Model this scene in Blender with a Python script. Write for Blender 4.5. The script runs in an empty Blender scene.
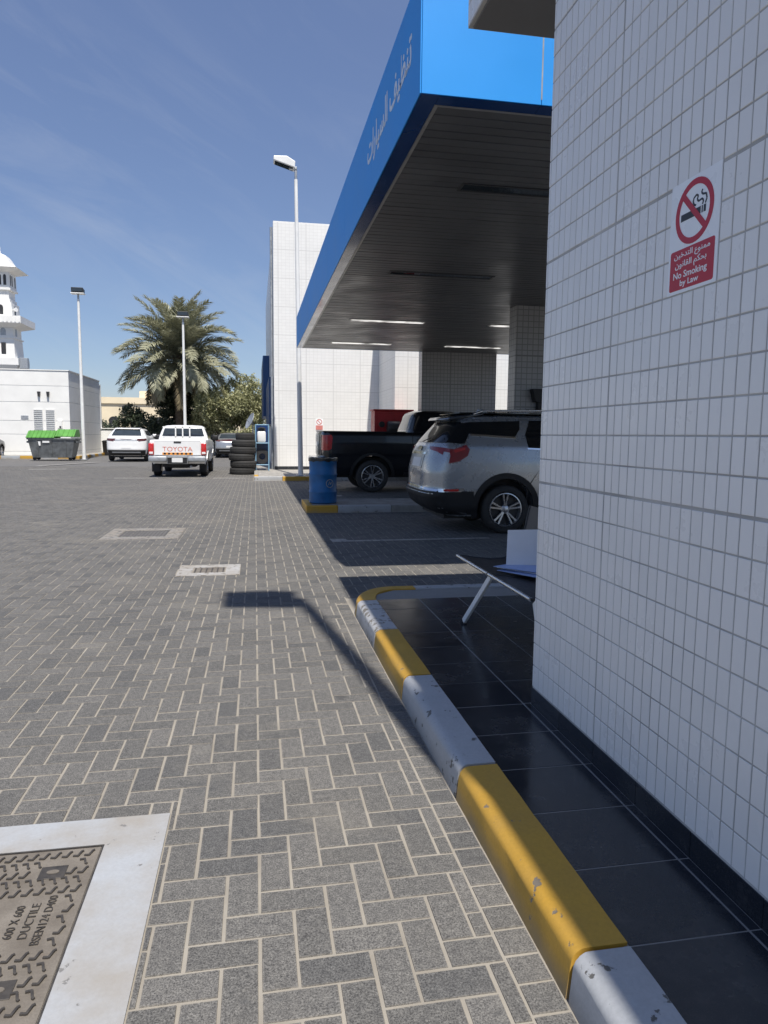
import bpy, bmesh, math, random
import numpy as np
from mathutils import Vector, Matrix
random.seed(7); rng = np.random.default_rng(7)
S = bpy.context.scene
COL = S.collection

# ------------------------------------------------------------------ camera
F, CX, CY, W, H = 700.0, 384.0, 512.0, 768, 1024
CAMH = 1.5
def cam_axes():
    vp = np.array([255.0 - CX, 434.0 - CY, F]); vp /= np.linalg.norm(vp)
    hz = np.array([math.cos(.010), math.sin(.010), 0.0])
    n = np.cross(vp, hz); n /= np.linalg.norm(n)
    up = n if n[1] < 0 else -n
    X = np.cross(vp, up)
    if X[0] < 0: X = -X
    return np.array([X, vp, up])
RC = cam_axes()
cd = bpy.data.cameras.new('camera'); cam = bpy.data.objects.new('camera', cd); COL.objects.link(cam)
cd.sensor_fit = 'VERTICAL'; cd.sensor_height = 24.0; cd.lens = 24.0 * F / H
cd.clip_start = 0.05; cd.clip_end = 3000
M4 = Matrix.Identity(4)
for i in range(3):
    M4[i][0] = RC[i, 0]; M4[i][1] = -RC[i, 1]; M4[i][2] = -RC[i, 2]
M4[2][3] = CAMH
cam.matrix_world = M4
S.camera = cam
def proj(p):
    d = RC.T @ (np.asarray(p, float) - np.array([0, 0, CAMH]))
    if d[2] <= 0.01: return None
    return CX + F * d[0] / d[2], CY + F * d[1] / d[2], d[2]

# ------------------------------------------------------------------ light
SUN = Vector((0.071, -0.519, 1.0)).normalized()          # towards the sun
world = bpy.data.worlds.new('World'); S.world = world; world.use_nodes = True
wn, wl = world.node_tree.nodes, world.node_tree.links
wn.clear()
wo = wn.new('ShaderNodeOutputWorld'); wb = wn.new('ShaderNodeBackground'); sky = wn.new('ShaderNodeTexSky')
sky.sky_type = 'NISHITA'; sky.sun_disc = False
sky.sun_elevation = math.asin(SUN.z); sky.sun_rotation = math.atan2(SUN.x, SUN.y)
sky.air_density = 1.0; sky.dust_density = .4; sky.ozone_density = 2.6; sky.altitude = 10
wb.inputs['Strength'].default_value = 0.094
# thin cirrus, everywhere in the sky
tc = wn.new('ShaderNodeTexCoord'); mp = wn.new('ShaderNodeMapping')
mp.inputs['Rotation'].default_value = (0, math.radians(-27), 0)
mp2 = wn.new('ShaderNodeMapping'); mp2.inputs['Scale'].default_value = (1.1, 1.1, 4.2); mp2.inputs['Location'].default_value = (.35, .2, .1)
n1 = wn.new('ShaderNodeTexNoise'); n1.inputs['Scale'].default_value = 3.4; n1.inputs['Detail'].default_value = 9; n1.inputs['Roughness'].default_value = .62; n1.inputs['Distortion'].default_value = .6
n2 = wn.new('ShaderNodeTexNoise'); n2.inputs['Scale'].default_value = 1.3; n2.inputs['Detail'].default_value = 2
rp = wn.new('ShaderNodeMapRange'); rp.inputs[1].default_value = .50; rp.inputs[2].default_value = .78; rp.inputs[3].default_value = 0; rp.inputs[4].default_value = .17
rp2 = wn.new('ShaderNodeMapRange'); rp2.inputs[1].default_value = .42; rp2.inputs[2].default_value = .62
mu = wn.new('ShaderNodeMath'); mu.operation = 'MULTIPLY'
mx = wn.new('ShaderNodeMix'); mx.data_type = 'RGBA'; mx.inputs[7].default_value = (6.0, 6.3, 6.8, 1)
wl.new(tc.outputs['Generated'], mp.inputs['Vector']); wl.new(mp.outputs[0], mp2.inputs['Vector']); wl.new(mp2.outputs[0], n1.inputs['Vector']); wl.new(mp2.outputs[0], n2.inputs['Vector'])
wl.new(n1.outputs[0], rp.inputs[0]); wl.new(n2.outputs[0], rp2.inputs[0])
wl.new(rp.outputs[0], mu.inputs[0]); wl.new(rp2.outputs[0], mu.inputs[1])
wl.new(mu.outputs[0], mx.inputs[0]); hz = wn.new('ShaderNodeMix'); hz.data_type = 'RGBA'; hz.inputs[0].default_value = .30; hz.inputs[7].default_value = (2.15, 2.85, 5.9, 1)
wl.new(sky.outputs[0], hz.inputs[6]); wl.new(hz.outputs[2], mx.inputs[6]); wl.new(mx.outputs[2], wb.inputs['Color']); wl.new(wb.outputs[0], wo.inputs[0])
sl = bpy.data.lights.new('sun', 'SUN'); sl.energy = 5.0; sl.angle = math.radians(.53); sl.color = (1.0, .95, .87)
so = bpy.data.objects.new('sun', sl); COL.objects.link(so)
so.rotation_euler = SUN.to_track_quat('Z', 'Y').to_euler(); so.location = (0, -20, 40)
S.view_settings.view_transform = 'Standard'; S.view_settings.look = 'None'
S.view_settings.exposure = 0.20; S.view_settings.gamma = 1.0; S.view_settings.use_curve_mapping = False
S.render.engine = 'CYCLES'
S.render.resolution_x = W; S.render.resolution_y = H
S.cycles.max_bounces = 8; S.cycles.diffuse_bounces = 4; S.cycles.glossy_bounces = 4

# ------------------------------------------------------------------ materials
class NT:
    def __init__(s, name):
        s.m = bpy.data.materials.new(name); s.m.use_nodes = True
        s.n, s.l = s.m.node_tree.nodes, s.m.node_tree.links
        s.b = s.n['Principled BSDF']
    def node(s, t, **kw):
        x = s.n.new(t)
        for k, v in kw.items():
            if k in x.inputs.keys() if isinstance(k, str) else False: x.inputs[k].default_value = v
            else: setattr(x, k, v)
        return x
    def noise(s, vec, scale, detail=4, rough=.55):
        x = s.n.new('ShaderNodeTexNoise'); x.inputs['Scale'].default_value = scale; x.inputs['Detail'].default_value = detail; x.inputs['Roughness'].default_value = rough
        if vec is not None: s.l.new(vec, x.inputs['Vector'])
        return x.outputs[0]
    def rng(s, v, a, b, c, d):
        x = s.n.new('ShaderNodeMapRange')
        for i, q in enumerate((a, b, c, d)): x.inputs[i + 1].default_value = q
        s.l.new(v, x.inputs[0]); return x.outputs[0]
    def mix(s, f, a, b, mode='MIX'):
        x = s.n.new('ShaderNodeMix'); x.data_type = 'RGBA'; x.blend_type = mode
        for i, q in ((0, f), (6, a), (7, b)):
            if isinstance(q, (int, float)): x.inputs[i].default_value = q
            elif isinstance(q, tuple): x.inputs[i].default_value = (*q, 1) if len(q) == 3 else q
            else: s.l.new(q, x.inputs[i])
        return x.outputs[2]
    def math(s, op, a, b=0.0):
        x = s.n.new('ShaderNodeMath'); x.operation = op
        for i, q in ((0, a), (1, b)):
            if isinstance(q, (int, float)): x.inputs[i].default_value = q
            else: s.l.new(q, x.inputs[i])
        return x.outputs[0]
    def pos(s): return s.n.new('ShaderNodeNewGeometry').outputs['Position']
    def obj(s): return s.n.new('ShaderNodeTexCoord').outputs['Object']
    def bump(s, h, strength=.3, dist=.002):
        x = s.n.new('ShaderNodeBump'); x.inputs['Strength'].default_value = strength; x.inputs['Distance'].default_value = dist
        s.l.new(h, x.inputs['Height']); s.l.new(x.outputs[0], s.b.inputs['Normal'])
    def set(s, **kw):
        for k, v in kw.items():
            k = k.replace('_', ' ')
            inp = s.b.inputs[k]
            if isinstance(v, (int, float)): inp.default_value = v
            elif isinstance(v, tuple): inp.default_value = (*v, 1) if len(v) == 3 else v
            else: s.l.new(v, inp)
        return s.m

def simple(name, col, rough=.5, metal=0., var=.08, scale=6., bump=0., bscale=60., coat=0., rvar=.08):
    t = NT(name); p = t.obj()
    n = t.noise(p, scale, 5)
    c = t.mix(t.rng(n, .3, .7, 0, 1), tuple(max(0, x * (1 - var)) for x in col), tuple(min(1, x * (1 + var)) for x in col))
    t.set(Base_Color=c, Metallic=metal, Roughness=t.rng(n, .3, .7, max(.02, rough - rvar), min(1, rough + rvar)), Coat_Weight=coat)
    if coat: t.set(Coat_Roughness=.06)
    if bump: t.bump(t.noise(p, bscale, 4), bump, .002)
    return t.m

MAT = {}
def m_paver():
    t = NT('paver_concrete'); p = t.pos()
    isl = t.n.new('ShaderNodeNewGeometry').outputs['Random Per Island']
    oi = t.n.new('ShaderNodeObjectInfo').outputs['Random']
    r = t.math('FRACT', t.math('ADD', isl, oi))
    base = t.mix(r, (.101, .099, .096), (.134, .130, .125))
    dk = t.math('LESS_THAN', r, .12)
    base = t.mix(t.math('MULTIPLY', dk, .35), base, (.075, .077, .082))
    g = t.noise(p, 170, 4, .9)
    base = t.mix(t.rng(g, .39, .61, 0, 1), t.mix(1.0, base, (.34, .34, .35), 'MULTIPLY'), t.mix(1.0, base, (1.75, 1.74, 1.70), 'MULTIPLY'))
    big = t.noise(p, .55, 5, .6)
    base = t.mix(t.rng(big, .52, .75, 0, .45), base, (.20, .182, .155))
    st = t.noise(p, 2.3, 4, .6)
    base = t.mix(t.rng(st, .60, .74, 0, .5), base, (.075, .077, .08))
    fine = t.noise(p, 9.0, 4, .65)
    base = t.mix(t.rng(fine, .62, .74, 0, .55), base, (.06, .062, .065))
    wx = t.noise(p, 38, 6, .75); base = t.mix(t.rng(wx, .34, .68, 0, 1), t.mix(1.0, base, (.70, .70, .71), 'MULTIPLY'), t.mix(1.0, base, (1.28, 1.27, 1.24), 'MULTIPLY'))
    vo = t.n.new('ShaderNodeTexVoronoi'); vo.inputs['Scale'].default_value = 1.5; wp = t.mix(.06, p, t.n.new('ShaderNodeTexNoise').outputs[1], 'ADD'); t.l.new(wp, vo.inputs['Vector'])
    base = t.mix(t.rng(vo.outputs['Distance'], .035, .075, .6, 0), base, (.045, .045, .047))
    at = t.n.new('ShaderNodeAttribute'); at.attribute_name = 'edge'
    en = t.noise(p, 75, 4, .75)
    em_ = t.math('ADD', at.outputs['Fac'], t.math('MULTIPLY', t.math('SUBTRACT', en, .5), 1.9))
    base = t.mix(t.rng(em_, .62, 1.5, 0, .6), base, (.30, .272, .232))
    sd = t.noise(p, 1.1, 6, .7); base = t.mix(t.rng(sd, .56, .72, 0, .42), base, (.23, .215, .185))
    t.set(Base_Color=base, Roughness=.82)
    t.bump(t.noise(p, 260, 4, .7), .55, .0016)
    return t.m
MAT['paver'] = m_paver()
def m_sand():
    t = NT('joint_sand'); p = t.pos()
    n = t.noise(p, 3.5, 5); f = t.noise(p, 500, 2)
    c = t.mix(t.rng(n, .3, .7, 0, 1), (.26, .236, .20), (.37, .342, .295))
    c = t.mix(t.rng(f, .3, .7, 0, .35), c, (.20, .175, .14))
    t.set(Base_Color=c, Roughness=.95); t.bump(f, .4, .002); return t.m
MAT['sand'] = m_sand()
def m_ground():
    t = NT('distant_paving'); p = t.pos()
    br = t.n.new('ShaderNodeTexBrick'); t.l.new(p, br.inputs['Vector'])
    br.inputs['Scale'].default_value = 1; br.inputs['Brick Width'].default_value = .213; br.inputs['Row Height'].default_value = .1065; br.inputs['Mortar Size'].default_value = .004
    br.inputs['Color1'].default_value = (.105, .105, .106, 1); br.inputs['Color2'].default_value = (.135, .132, .13, 1); br.inputs['Mortar'].default_value = (.27, .245, .21, 1)
    n = t.noise(p, .35, 6, .6)
    c = t.mix(t.rng(n, .4, .7, 0, .4), br.outputs[0], (.165, .155, .145))
    t.set(Base_Color=c, Roughness=.85); return t.m
MAT['ground'] = m_ground()
def m_tile(name, c1, c2, rough=.28):
    t = NT(name); p = t.pos()
    isl = t.n.new('ShaderNodeNewGeometry').outputs['Random Per Island']; oi = t.n.new('ShaderNodeObjectInfo').outputs['Random']
    r = t.math('FRACT', t.math('ADD', isl, oi))
    c = t.mix(r, c1, c2)
    s = t.noise(p, 2.2, 6, .65); c = t.mix(t.rng(s, .55, .8, 0, .16), c, (.42, .41, .39))
    f = t.noise(p, 24, 5, .7); c = t.mix(t.rng(f, .66, .78, 0, .22), c, (.4, .4, .4))
    t.set(Base_Color=c, Roughness=t.rng(s, .3, .7, rough - .06, rough + .12)); t.bump(t.noise(p, 30, 3), .06, .002); return t.m
MAT['tile'] = m_tile('glazed_white_tile', (.845, .83, .80), (.885, .868, .838))
MAT['grout'] = simple('tile_grout', (.47, .46, .44), .9, var=.25, scale=3)
def m_tilewall(name, c1, c2, mort, bw=.176, rh=.117, ms=.007):
    t = NT(name); p = t.pos()
    sx = t.n.new('ShaderNodeSeparateXYZ'); t.l.new(p, sx.inputs[0]); cb = t.n.new('ShaderNodeCombineXYZ')
    t.l.new(t.math('ADD', sx.outputs[0], sx.outputs[1]), cb.inputs[0]); t.l.new(sx.outputs[2], cb.inputs[1])
    br = t.n.new('ShaderNodeTexBrick'); t.l.new(cb.outputs[0], br.inputs['Vector']); br.offset = 0
    br.inputs['Scale'].default_value = 1; br.inputs['Brick Width'].default_value = bw; br.inputs['Row Height'].default_value = rh; br.inputs['Mortar Size'].default_value = ms
    br.inputs['Mortar Smooth'].default_value = .1
    for k, v in (('Color1', c1), ('Color2', c2), ('Mortar', mort)): br.inputs[k].default_value = (*v, 1)
    # wider control joints about a metre apart
    def cj(v, per):
        f = t.math('FRACT', t.math('DIVIDE', v, per)); return t.math('LESS_THAN', f, .022 / per * 1.0)
    j = t.math('MAXIMUM', cj(cb.outputs[0].node.inputs[0].links[0].from_socket, 1.056), cj(sx.outputs[2], 1.053))
    c = t.mix(j, br.outputs[0], tuple(x * .92 for x in mort))
    n = t.noise(p, .9, 6, .6); c = t.mix(t.rng(n, .5, .8, 0, .22), c, tuple(x * .72 for x in c1))
    t.set(Base_Color=c, Roughness=.35)
    x = t.n.new('ShaderNodeBump'); x.inputs['Strength'].default_value = .4; x.inputs['Distance'].default_value = .003; x.invert = True
    t.l.new(br.outputs['Fac'], x.inputs['Height']); t.l.new(x.outputs[0], t.b.inputs['Normal']); return t.m
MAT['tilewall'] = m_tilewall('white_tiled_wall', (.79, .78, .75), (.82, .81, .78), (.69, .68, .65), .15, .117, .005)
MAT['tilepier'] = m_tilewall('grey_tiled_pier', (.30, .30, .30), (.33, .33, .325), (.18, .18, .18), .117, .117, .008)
def m_paint_chip(name, col, under, thr=.66, dirt=(.2, .18, .15)):
    t = NT(name); p = t.pos()
    n = t.noise(p, 14, 6, .62); d = t.noise(p, 3.0, 6, .6); f = t.noise(p, 90, 3)
    c = t.mix(t.rng(d, .4, .75, 0, .5), col, tuple(a * .55 + b * .45 for a, b in zip(col, dirt)))
    c = t.mix(t.rng(f, .35, .7, 0, .22), c, tuple(x * .55 for x in col))
    sxk = t.n.new('ShaderNodeSeparateXYZ'); t.l.new(p, sxk.inputs[0])
    ar_ = t.math('MULTIPLY', t.rng(sxk.outputs[0], .812, .832, 0, 1), t.rng(sxk.outputs[0], .835, .862, 1, 0))
    n = t.math('ADD', n, t.math('MULTIPLY', ar_, .055))
    low_ = t.rng(sxk.outputs[2], .0, .07, .75, 0)
    c = t.mix(t.math('MULTIPLY', low_, t.rng(d, .35, .65, .3, 1)), c, (.27, .235, .19))
    chip = t.rng(n, thr, thr + .025, 0, 1)
    c = t.mix(chip, c, under)
    t.set(Base_Color=c, Roughness=t.rng(d, .3, .7, .45, .75)); t.bump(t.math('SUBTRACT', t.math('MULTIPLY', f, .3), chip), .5, .003); return t.m
MAT['kerb_yellow'] = m_paint_chip('kerb_yellow_paint', (.58, .325, .034), (.20, .17, .13), .665)
MAT['kerb_grey'] = m_paint_chip('kerb_grey_paint', (.44, .45, .46), (.12, .115, .105), .62)
MAT['kerb_chipped'] = m_paint_chip('kerb_badly_chipped_paint', (.50, .50, .50), (.20, .18, .15), .565)
MAT['concrete'] = simple('kerb_concrete', (.30, .285, .26), .9, var=.25, scale=5, bump=.4)
MAT['white_surround'] = m_paint_chip('white_painted_concrete', (.42, .45, .49), (.19, .185, .18), .65, (.36, .34, .31))
MAT['pale_surround'] = m_paint_chip('worn_painted_concrete', (.27, .26, .24), (.11, .105, .10), .55, (.25, .22, .18))
def m_granite():
    t = NT('black_granite_tile'); p = t.pos()
    oi = t.n.new('ShaderNodeObjectInfo').outputs['Random']
    c = t.mix(oi, (.016, .019, .025), (.026, .029, .035))
    n = t.noise(p, 3.5, 7, .65); c = t.mix(t.rng(n, .5, .8, 0, .55), c, (.085, .083, .08))
    dd = t.noise(p, 11, 6, .7); c = t.mix(t.rng(dd, .55, .75, 0, .35), c, (.11, .105, .10))
    f = t.noise(p, 300, 2); c = t.mix(t.rng(f, .55, .75, 0, .3), c, (.09, .09, .095))
    t.set(Base_Color=c, Roughness=t.rng(n, .3, .75, .12, .34)); return t.m
MAT['granite'] = m_granite()
MAT['floor_grout'] = simple('floor_grout', (.26, .25, .235), .9)
def m_iron():
    t = NT('cast_iron_dusty'); p = t.pos()
    n = t.noise(p, 7, 6, .65); f = t.noise(p, 160, 3)
    c = t.mix(t.rng(n, .35, .7, 0, 1), (.155, .134, .11), (.25, .222, .188))
    rst = t.noise(p, 4.3, 5, .6); c = t.mix(t.rng(rst, .60, .72, 0, .7), c, (.17, .085, .045))
    c = t.mix(t.rng(f, .35, .7, 0, .35), c, (.10, .09, .08))
    t.set(Base_Color=c, Roughness=.75, Metallic=.15); t.bump(f, .4, .001); return t.m
MAT['iron'] = m_iron()
MAT['iron_dark'] = simple('cast_iron_worn_dark', (.070, .063, .056), .55, .3, var=.3, scale=30, bump=.3)
MAT['blue_panel'] = simple('blue_composite_panel', (.014, .31, .82), .5, .0, var=.05, scale=.8, coat=.0, rvar=.04)
MAT['blue_dark'] = simple('blue_edge_panel', (.006, .040, .16), .22, 0, var=.08, scale=1, coat=.3)
MAT['soffit'] = simple('soffit_grey_aluminium', (.105, .108, .113), .40, .2, var=.18, scale=1.4)
MAT['trim'] = simple('pale_metal_trim', (.42, .41, .39), .4, .5, var=.1)
MAT['plaster_white'] = simple('white_plaster', (.80, .795, .77), .8, var=.05, scale=1.2, bump=.15, bscale=30)
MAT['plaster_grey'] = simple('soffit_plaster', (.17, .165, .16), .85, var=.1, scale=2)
MAT['cream'] = simple('cream_plaster', (.82, .70, .50), .85, var=.08, scale=.6)
MAT['white_metal'] = simple('white_painted_steel', (.78, .78, .76), .35, 0, var=.06, scale=4)
MAT['steel'] = simple('brushed_steel', (.62, .62, .62), .28, 1., var=.06, scale=20)
MAT['galv'] = simple('galvanised_steel', (.40, .42, .44), .5, .6, var=.15, scale=8)
MAT['dark_metal'] = simple('dark_metal', (.05, .05, .052), .45, .4, var=.15)
MAT['black_plastic'] = simple('black_plastic', (.013, .013, .014), .6, var=.2, scale=12)
MAT['rubber'] = simple('tyre_rubber', (.032, .031, .030), .8, var=.3, scale=14, bump=.3, bscale=50)
MAT['chrome'] = simple('chrome', (.80, .80, .80), .12, 1., var=.03, rvar=.04)
MAT['alloy'] = simple('alloy_wheel', (.55, .55, .56), .28, .9, var=.08)
MAT['car_silver'] = simple('silver_car_paint', (.38, .40, .42), .28, .65, var=.01, coat=.5, rvar=.03)
MAT['car_white'] = simple('white_car_paint', (.80, .80, .79), .35, 0, var=.03, coat=.6, rvar=.03)
MAT['car_navy'] = simple('navy_car_paint', (.006, .007, .010), .20, 0, var=.1, coat=.5, rvar=.03)
MAT['car_grey'] = simple('grey_silver_car_paint', (.42, .43, .45), .3, .6, var=.03, coat=.5, rvar=.03)
MAT['car_black'] = simple('black_car_paint', (.012, .014, .018), .2, 0, var=.1, coat=.6)
MAT['glass_dark'] = simple('tinted_glass', (.010, .012, .014), .05, 0, var=.1, rvar=.02)
MAT['glass_car'] = simple('car_window_glass', (.035, .045, .055), .04, 0, var=.2, scale=2, rvar=.02)
MAT['lamp_red'] = simple('red_lamp_lens', (.22, .006, .010), .12, 0, var=.2, scale=20, coat=.5, rvar=.03)
MAT['lamp_red_bright'] = simple('bright_red_lamp_lens', (.50, .020, .018), .15, 0, var=.2, scale=20, coat=.5, rvar=.03)
MAT['lamp_smoke'] = simple('smoked_lamp_lens', (.09, .035, .035), .15, 0, var=.3, scale=10, coat=.4, rvar=.03)
MAT['orange'] = simple('orange_sticker', (.75, .30, .05), .5, var=.1)
MAT['red_letter'] = simple('red_letter_vinyl', (.62, .10, .05), .5, var=.1)
MAT['letter_white'] = simple('white_letter_acrylic', (.80, .83, .86), .35, var=.05)
MAT['sign_white'] = simple('sign_white_vinyl', (.92, .93, .93), .3, var=.02)
MAT['sign_red'] = simple('sign_red_print', (.50, .012, .030), .35, var=.05)
MAT['sign_black'] = simple('sign_black_print', (.02, .02, .022), .4, var=.05)
MAT['plate'] = simple('number_plate', (.75, .75, .74), .4, var=.05, scale=30)
MAT['bin_green'] = simple('green_bin_lid', (.10, .29, .055), .5, var=.2, scale=3)
MAT['bin_grey'] = simple('galvanised_bin_steel', (.17, .18, .185), .5, .5, var=.35, scale=4)
MAT['drum_blue'] = simple('blue_drum_plastic', (.012, .125, .33), .42, var=.22, scale=5, bump=.1)
MAT['drum_in'] = simple('black_bin_liner', (.012, .012, .013), .35, var=.2, scale=20, bump=.5, bscale=25)
MAT['frame_blue'] = simple('light_blue_painted_steel', (.20, .36, .50), .45, var=.1)
MAT['sign_faded'] = simple('faded_red_print', (.62, .22, .19), .5, var=.1)
MAT['blue_sign'] = simple('blue_wall_band', (.010, .055, .17), .4, var=.1)
MAT['red_cab'] = simple('red_painted_cabinet', (.40, .020, .025), .45, var=.15, scale=3)
MAT['paper'] = simple('white_paper', (.78, .80, .84), .8, var=.03)
MAT['folder'] = simple('pale_blue_folder', (.36, .45, .70), .6, var=.05)
MAT['perf'] = simple('dark_perforated_seat', (.045, .043, .045), .5, .3, var=.2, scale=40)
MAT['line'] = m_paint_chip('worn_white_road_paint', (.52, .52, .50), (.15, .15, .15), .56)
MAT['glow_diffuser'] = simple('white_light_diffuser', (.86, .86, .84), .4, var=.02)
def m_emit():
    t = NT('diffuser_added_glow'); p = t.obj(); n = t.noise(p, 3, 2)
    t.set(Base_Color=(.8, .8, .78), Emission_Color=(1.0, .97, .92), Emission_Strength=t.rng(n, .40, .60, .05, .75)); return t.m  # uneven emission stands in for light reflected in the unlit far diffusers
MAT['glow_diffuser'] = m_emit()
MAT['trunk'] = simple('tree_bark', (.13, .10, .07), .95, var=.35, scale=10, bump=.8, bscale=25)
def m_leaf(name, c1, c2):
    t = NT(name); isl = t.n.new('ShaderNodeNewGeometry').outputs['Random Per Island']; p = t.pos()
    n = t.noise(p, .8, 3); c = t.mix(isl, c1, c2); c = t.mix(t.rng(n, .45, .7, 0, .5), c, tuple(x * 1.3 for x in c2))
    t.set(Base_Color=c, Roughness=.55); 
    tr = t.n.new('ShaderNodeBsdfTranslucent'); t.l.new(c, tr.inputs[0]); ms = t.n.new('ShaderNodeMixShader'); ms.inputs[0].default_value = .22
    t.l.new(t.b.outputs[0], ms.inputs[1]); t.l.new(tr.outputs[0], ms.inputs[2]); t.l.new(ms.outputs[0], t.n['Material Output'].inputs[0]); return t.m
MAT['palm'] = m_leaf('palm_leaflet', (.20, .205, .125), (.42, .415, .29))
MAT['palm_dry'] = m_leaf('palm_leaflet_dry', (.22, .18, .10), (.36, .30, .19))
MAT['leaf_olive'] = m_leaf('olive_green_leaf', (.17, .18, .07), (.48, .47, .27))
MAT['leaf_dark'] = m_leaf('dark_green_leaf', (.03, .045, .028), (.10, .125, .075))

# ------------------------------------------------------------------ mesh helpers
class MB:
    def __init__(s): s.v = []; s.f = []
    def add(s, vs, fs):
        o = len(s.v); s.v += [tuple(map(float, v)) for v in vs]; s.f += [tuple(i + o for i in f) for f in fs]; return s
    def box(s, x0, x1, y0, y1, z0, z1):
        v = [(x0, y0, z0), (x1, y0, z0), (x1, y1, z0), (x0, y1, z0), (x0, y0, z1), (x1, y0, z1), (x1, y1, z1), (x0, y1, z1)]
        return s.add(v, [(0, 3, 2, 1), (4, 5, 6, 7), (0, 1, 5, 4), (1, 2, 6, 5), (2, 3, 7, 6), (3, 0, 4, 7)])
    def tube(s, p, q, r0, r1=None, n=10, cap=True):
        r1 = r0 if r1 is None else r1
        p, q = Vector(p), Vector(q); d = (q - p).normalized()
        a = d.orthogonal().normalized(); b = d.cross(a)
        vs = []
        for c, r in ((p, r0), (q, r1)):
            for i in range(n):
                t = 2 * math.pi * i / n; vs.append(c + a * (r * math.cos(t)) + b * (r * math.sin(t)))
        fs = [(i, (i + 1) % n, n + (i + 1) % n, n + i) for i in range(n)]
        if cap: fs += [tuple(range(n - 1, -1, -1)), tuple(range(n, 2 * n))]
        return s.add(vs, fs)
    def path(s, pts, r, n=8):
        for a, b in zip(pts[:-1], pts[1:]): s.tube(a, b, r, r, n)
        return s
    def lathe(s, prof, n=32, axis='z', c=(0, 0, 0), close=False):
        vs = []; m = len(prof)
        for i in range(n):
            t = 2 * math.pi * i / n; ct, st = math.cos(t), math.sin(t)
            for r, h in prof:
                if axis == 'z': vs.append((c[0] + r * ct, c[1] + r * st, c[2] + h))
                elif axis == 'y': vs.append((c[0] + r * ct, c[1] + h, c[2] + r * st))
                else: vs.append((c[0] + h, c[1] + r * ct, c[2] + r * st))
        fs = []
        mm = m if close else m - 1
        for i in range(n):
            j = (i + 1) % n
            for k in range(mm):
                l = (k + 1) % m
                fs.append((i * m + k, j * m + k, j * m + l, i * m + l))
        return s.add(vs, fs)
    def prism(s, poly, axis, a, b):
        n = len(poly)
        def P(u, v, w):
            return {'x': (w, u, v), 'y': (u, w, v), 'z': (u, v, w)}[axis]
        vs = [P(u, v, a) for u, v in poly] + [P(u, v, b) for u, v in poly]
        fs = [tuple(range(n - 1, -1, -1)), tuple(range(n, 2 * n))] + [(i, (i + 1) % n, n + (i + 1) % n, n + i) for i in range(n)]
        return s.add(vs, fs)
    def mesh(s, name, smooth=None, bevel=0., segs=2, fixn=True):
        me = bpy.data.meshes.new(name); me.from_pydata(s.v, [], s.f); me.update()
        if bevel or fixn:
            bm = bmesh.new(); bm.from_mesh(me)
            if fixn: bmesh.ops.recalc_face_normals(bm, faces=bm.faces)
            if bevel:
                es = [e for e in bm.edges if len(e.link_faces) == 2 and e.calc_face_angle(0) > .5]
                bmesh.ops.bevel(bm, geom=es, offset=bevel, segments=segs, profile=.5, affect='EDGES', clamp_overlap=True)
            bm.to_mesh(me); bm.free()
        if smooth is not None: smooth_mesh(me, smooth)
        return me
def smooth_mesh(me, ang=40):
    me.polygons.foreach_set('use_smooth', [True] * len(me.polygons)); me.set_sharp_from_angle(angle=math.radians(ang)); me.update()

def link(name, me, mat, parent=None, loc=(0, 0, 0)):
    o = bpy.data.objects.new(name, me); COL.objects.link(o)
    if mat is not None and me is not None and len(me.materials) == 0: me.materials.append(MAT[mat] if isinstance(mat, str) else mat)
    o.location = loc
    if parent is not None: o.parent = parent
    return o
def tag(o, label, cat, group=None):
    o['label'] = label; o['category'] = cat
    if group: o['group'] = group
    return o
def thing(name, label, cat, loc=(0, 0, 0), rz=0., group=None):
    o = bpy.data.objects.new(name, None); COL.objects.link(o); o.location = loc; o.rotation_euler = (0, 0, rz); o.empty_display_size = .2
    return tag(o, label, cat, group)
def wpart(name, mb, mat, root, smooth=None, bevel=0., segs=2):
    """part whose mesh is in world coordinates, under an unrotated thing"""
    me = mb if isinstance(mb, bpy.types.Mesh) else mb.mesh(name, smooth, bevel, segs)
    return link(name, me, mat, root, tuple(-x for x in root.location))
def part(name, mb, mat, root, smooth=None, bevel=0., segs=2, loc=(0, 0, 0)):
    me = mb if isinstance(mb, bpy.types.Mesh) else mb.mesh(name, smooth, bevel, segs)
    return link(name, me, mat, root, loc)
def struct(name, mb, mat, smooth=None, bevel=0.):
    o = link(name, mb.mesh(name, smooth, bevel), mat); o['kind'] = 'structure'; return o
def copy_tree(o, parent=None):
    c = o.copy(); COL.objects.link(c)
    if parent is not None: c.parent = parent
    for ch in list(o.children): copy_tree(ch, c)
    return c
def text_mesh(name, body, size, ext=.002, align='CENTER', bold=0.):
    cu = bpy.data.curves.new(name, 'FONT'); cu.body = body; cu.size = size; cu.extrude = ext; cu.align_x = align; cu.align_y = 'CENTER'; cu.offset = bold; cu.resolution_u = 3
    o = bpy.data.objects.new(name, cu); COL.objects.link(o)
    dg = bpy.context.evaluated_depsgraph_get(); dg.update()
    me = bpy.data.meshes.new_from_object(o.evaluated_get(dg)); me.name = name
    bpy.data.objects.remove(o); bpy.data.curves.remove(cu)
    return me
def fit_mesh(me, origin, udir, vdir, w, h):
    """stretch a flat text mesh (xy) into a w x h box on a plane: origin is the box's lower left"""
    n = len(me.vertices); co = np.empty(n * 3); me.vertices.foreach_get('co', co); co = co.reshape(-1, 3)
    mn, mx_ = co.min(0), co.max(0)
    u = (co[:, 0] - mn[0]) / (mx_[0] - mn[0]) * w; v = (co[:, 1] - mn[1]) / (mx_[1] - mn[1]) * h; d = co[:, 2]
    ud, vd = np.array(udir, float), np.array(vdir, float); nd = np.cross(ud, vd)
    out = np.array(origin) + u[:, None] * ud + v[:, None] * vd + d[:, None] * nd
    me.vertices.foreach_set('co', out.ravel()); me.update(); return me
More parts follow.
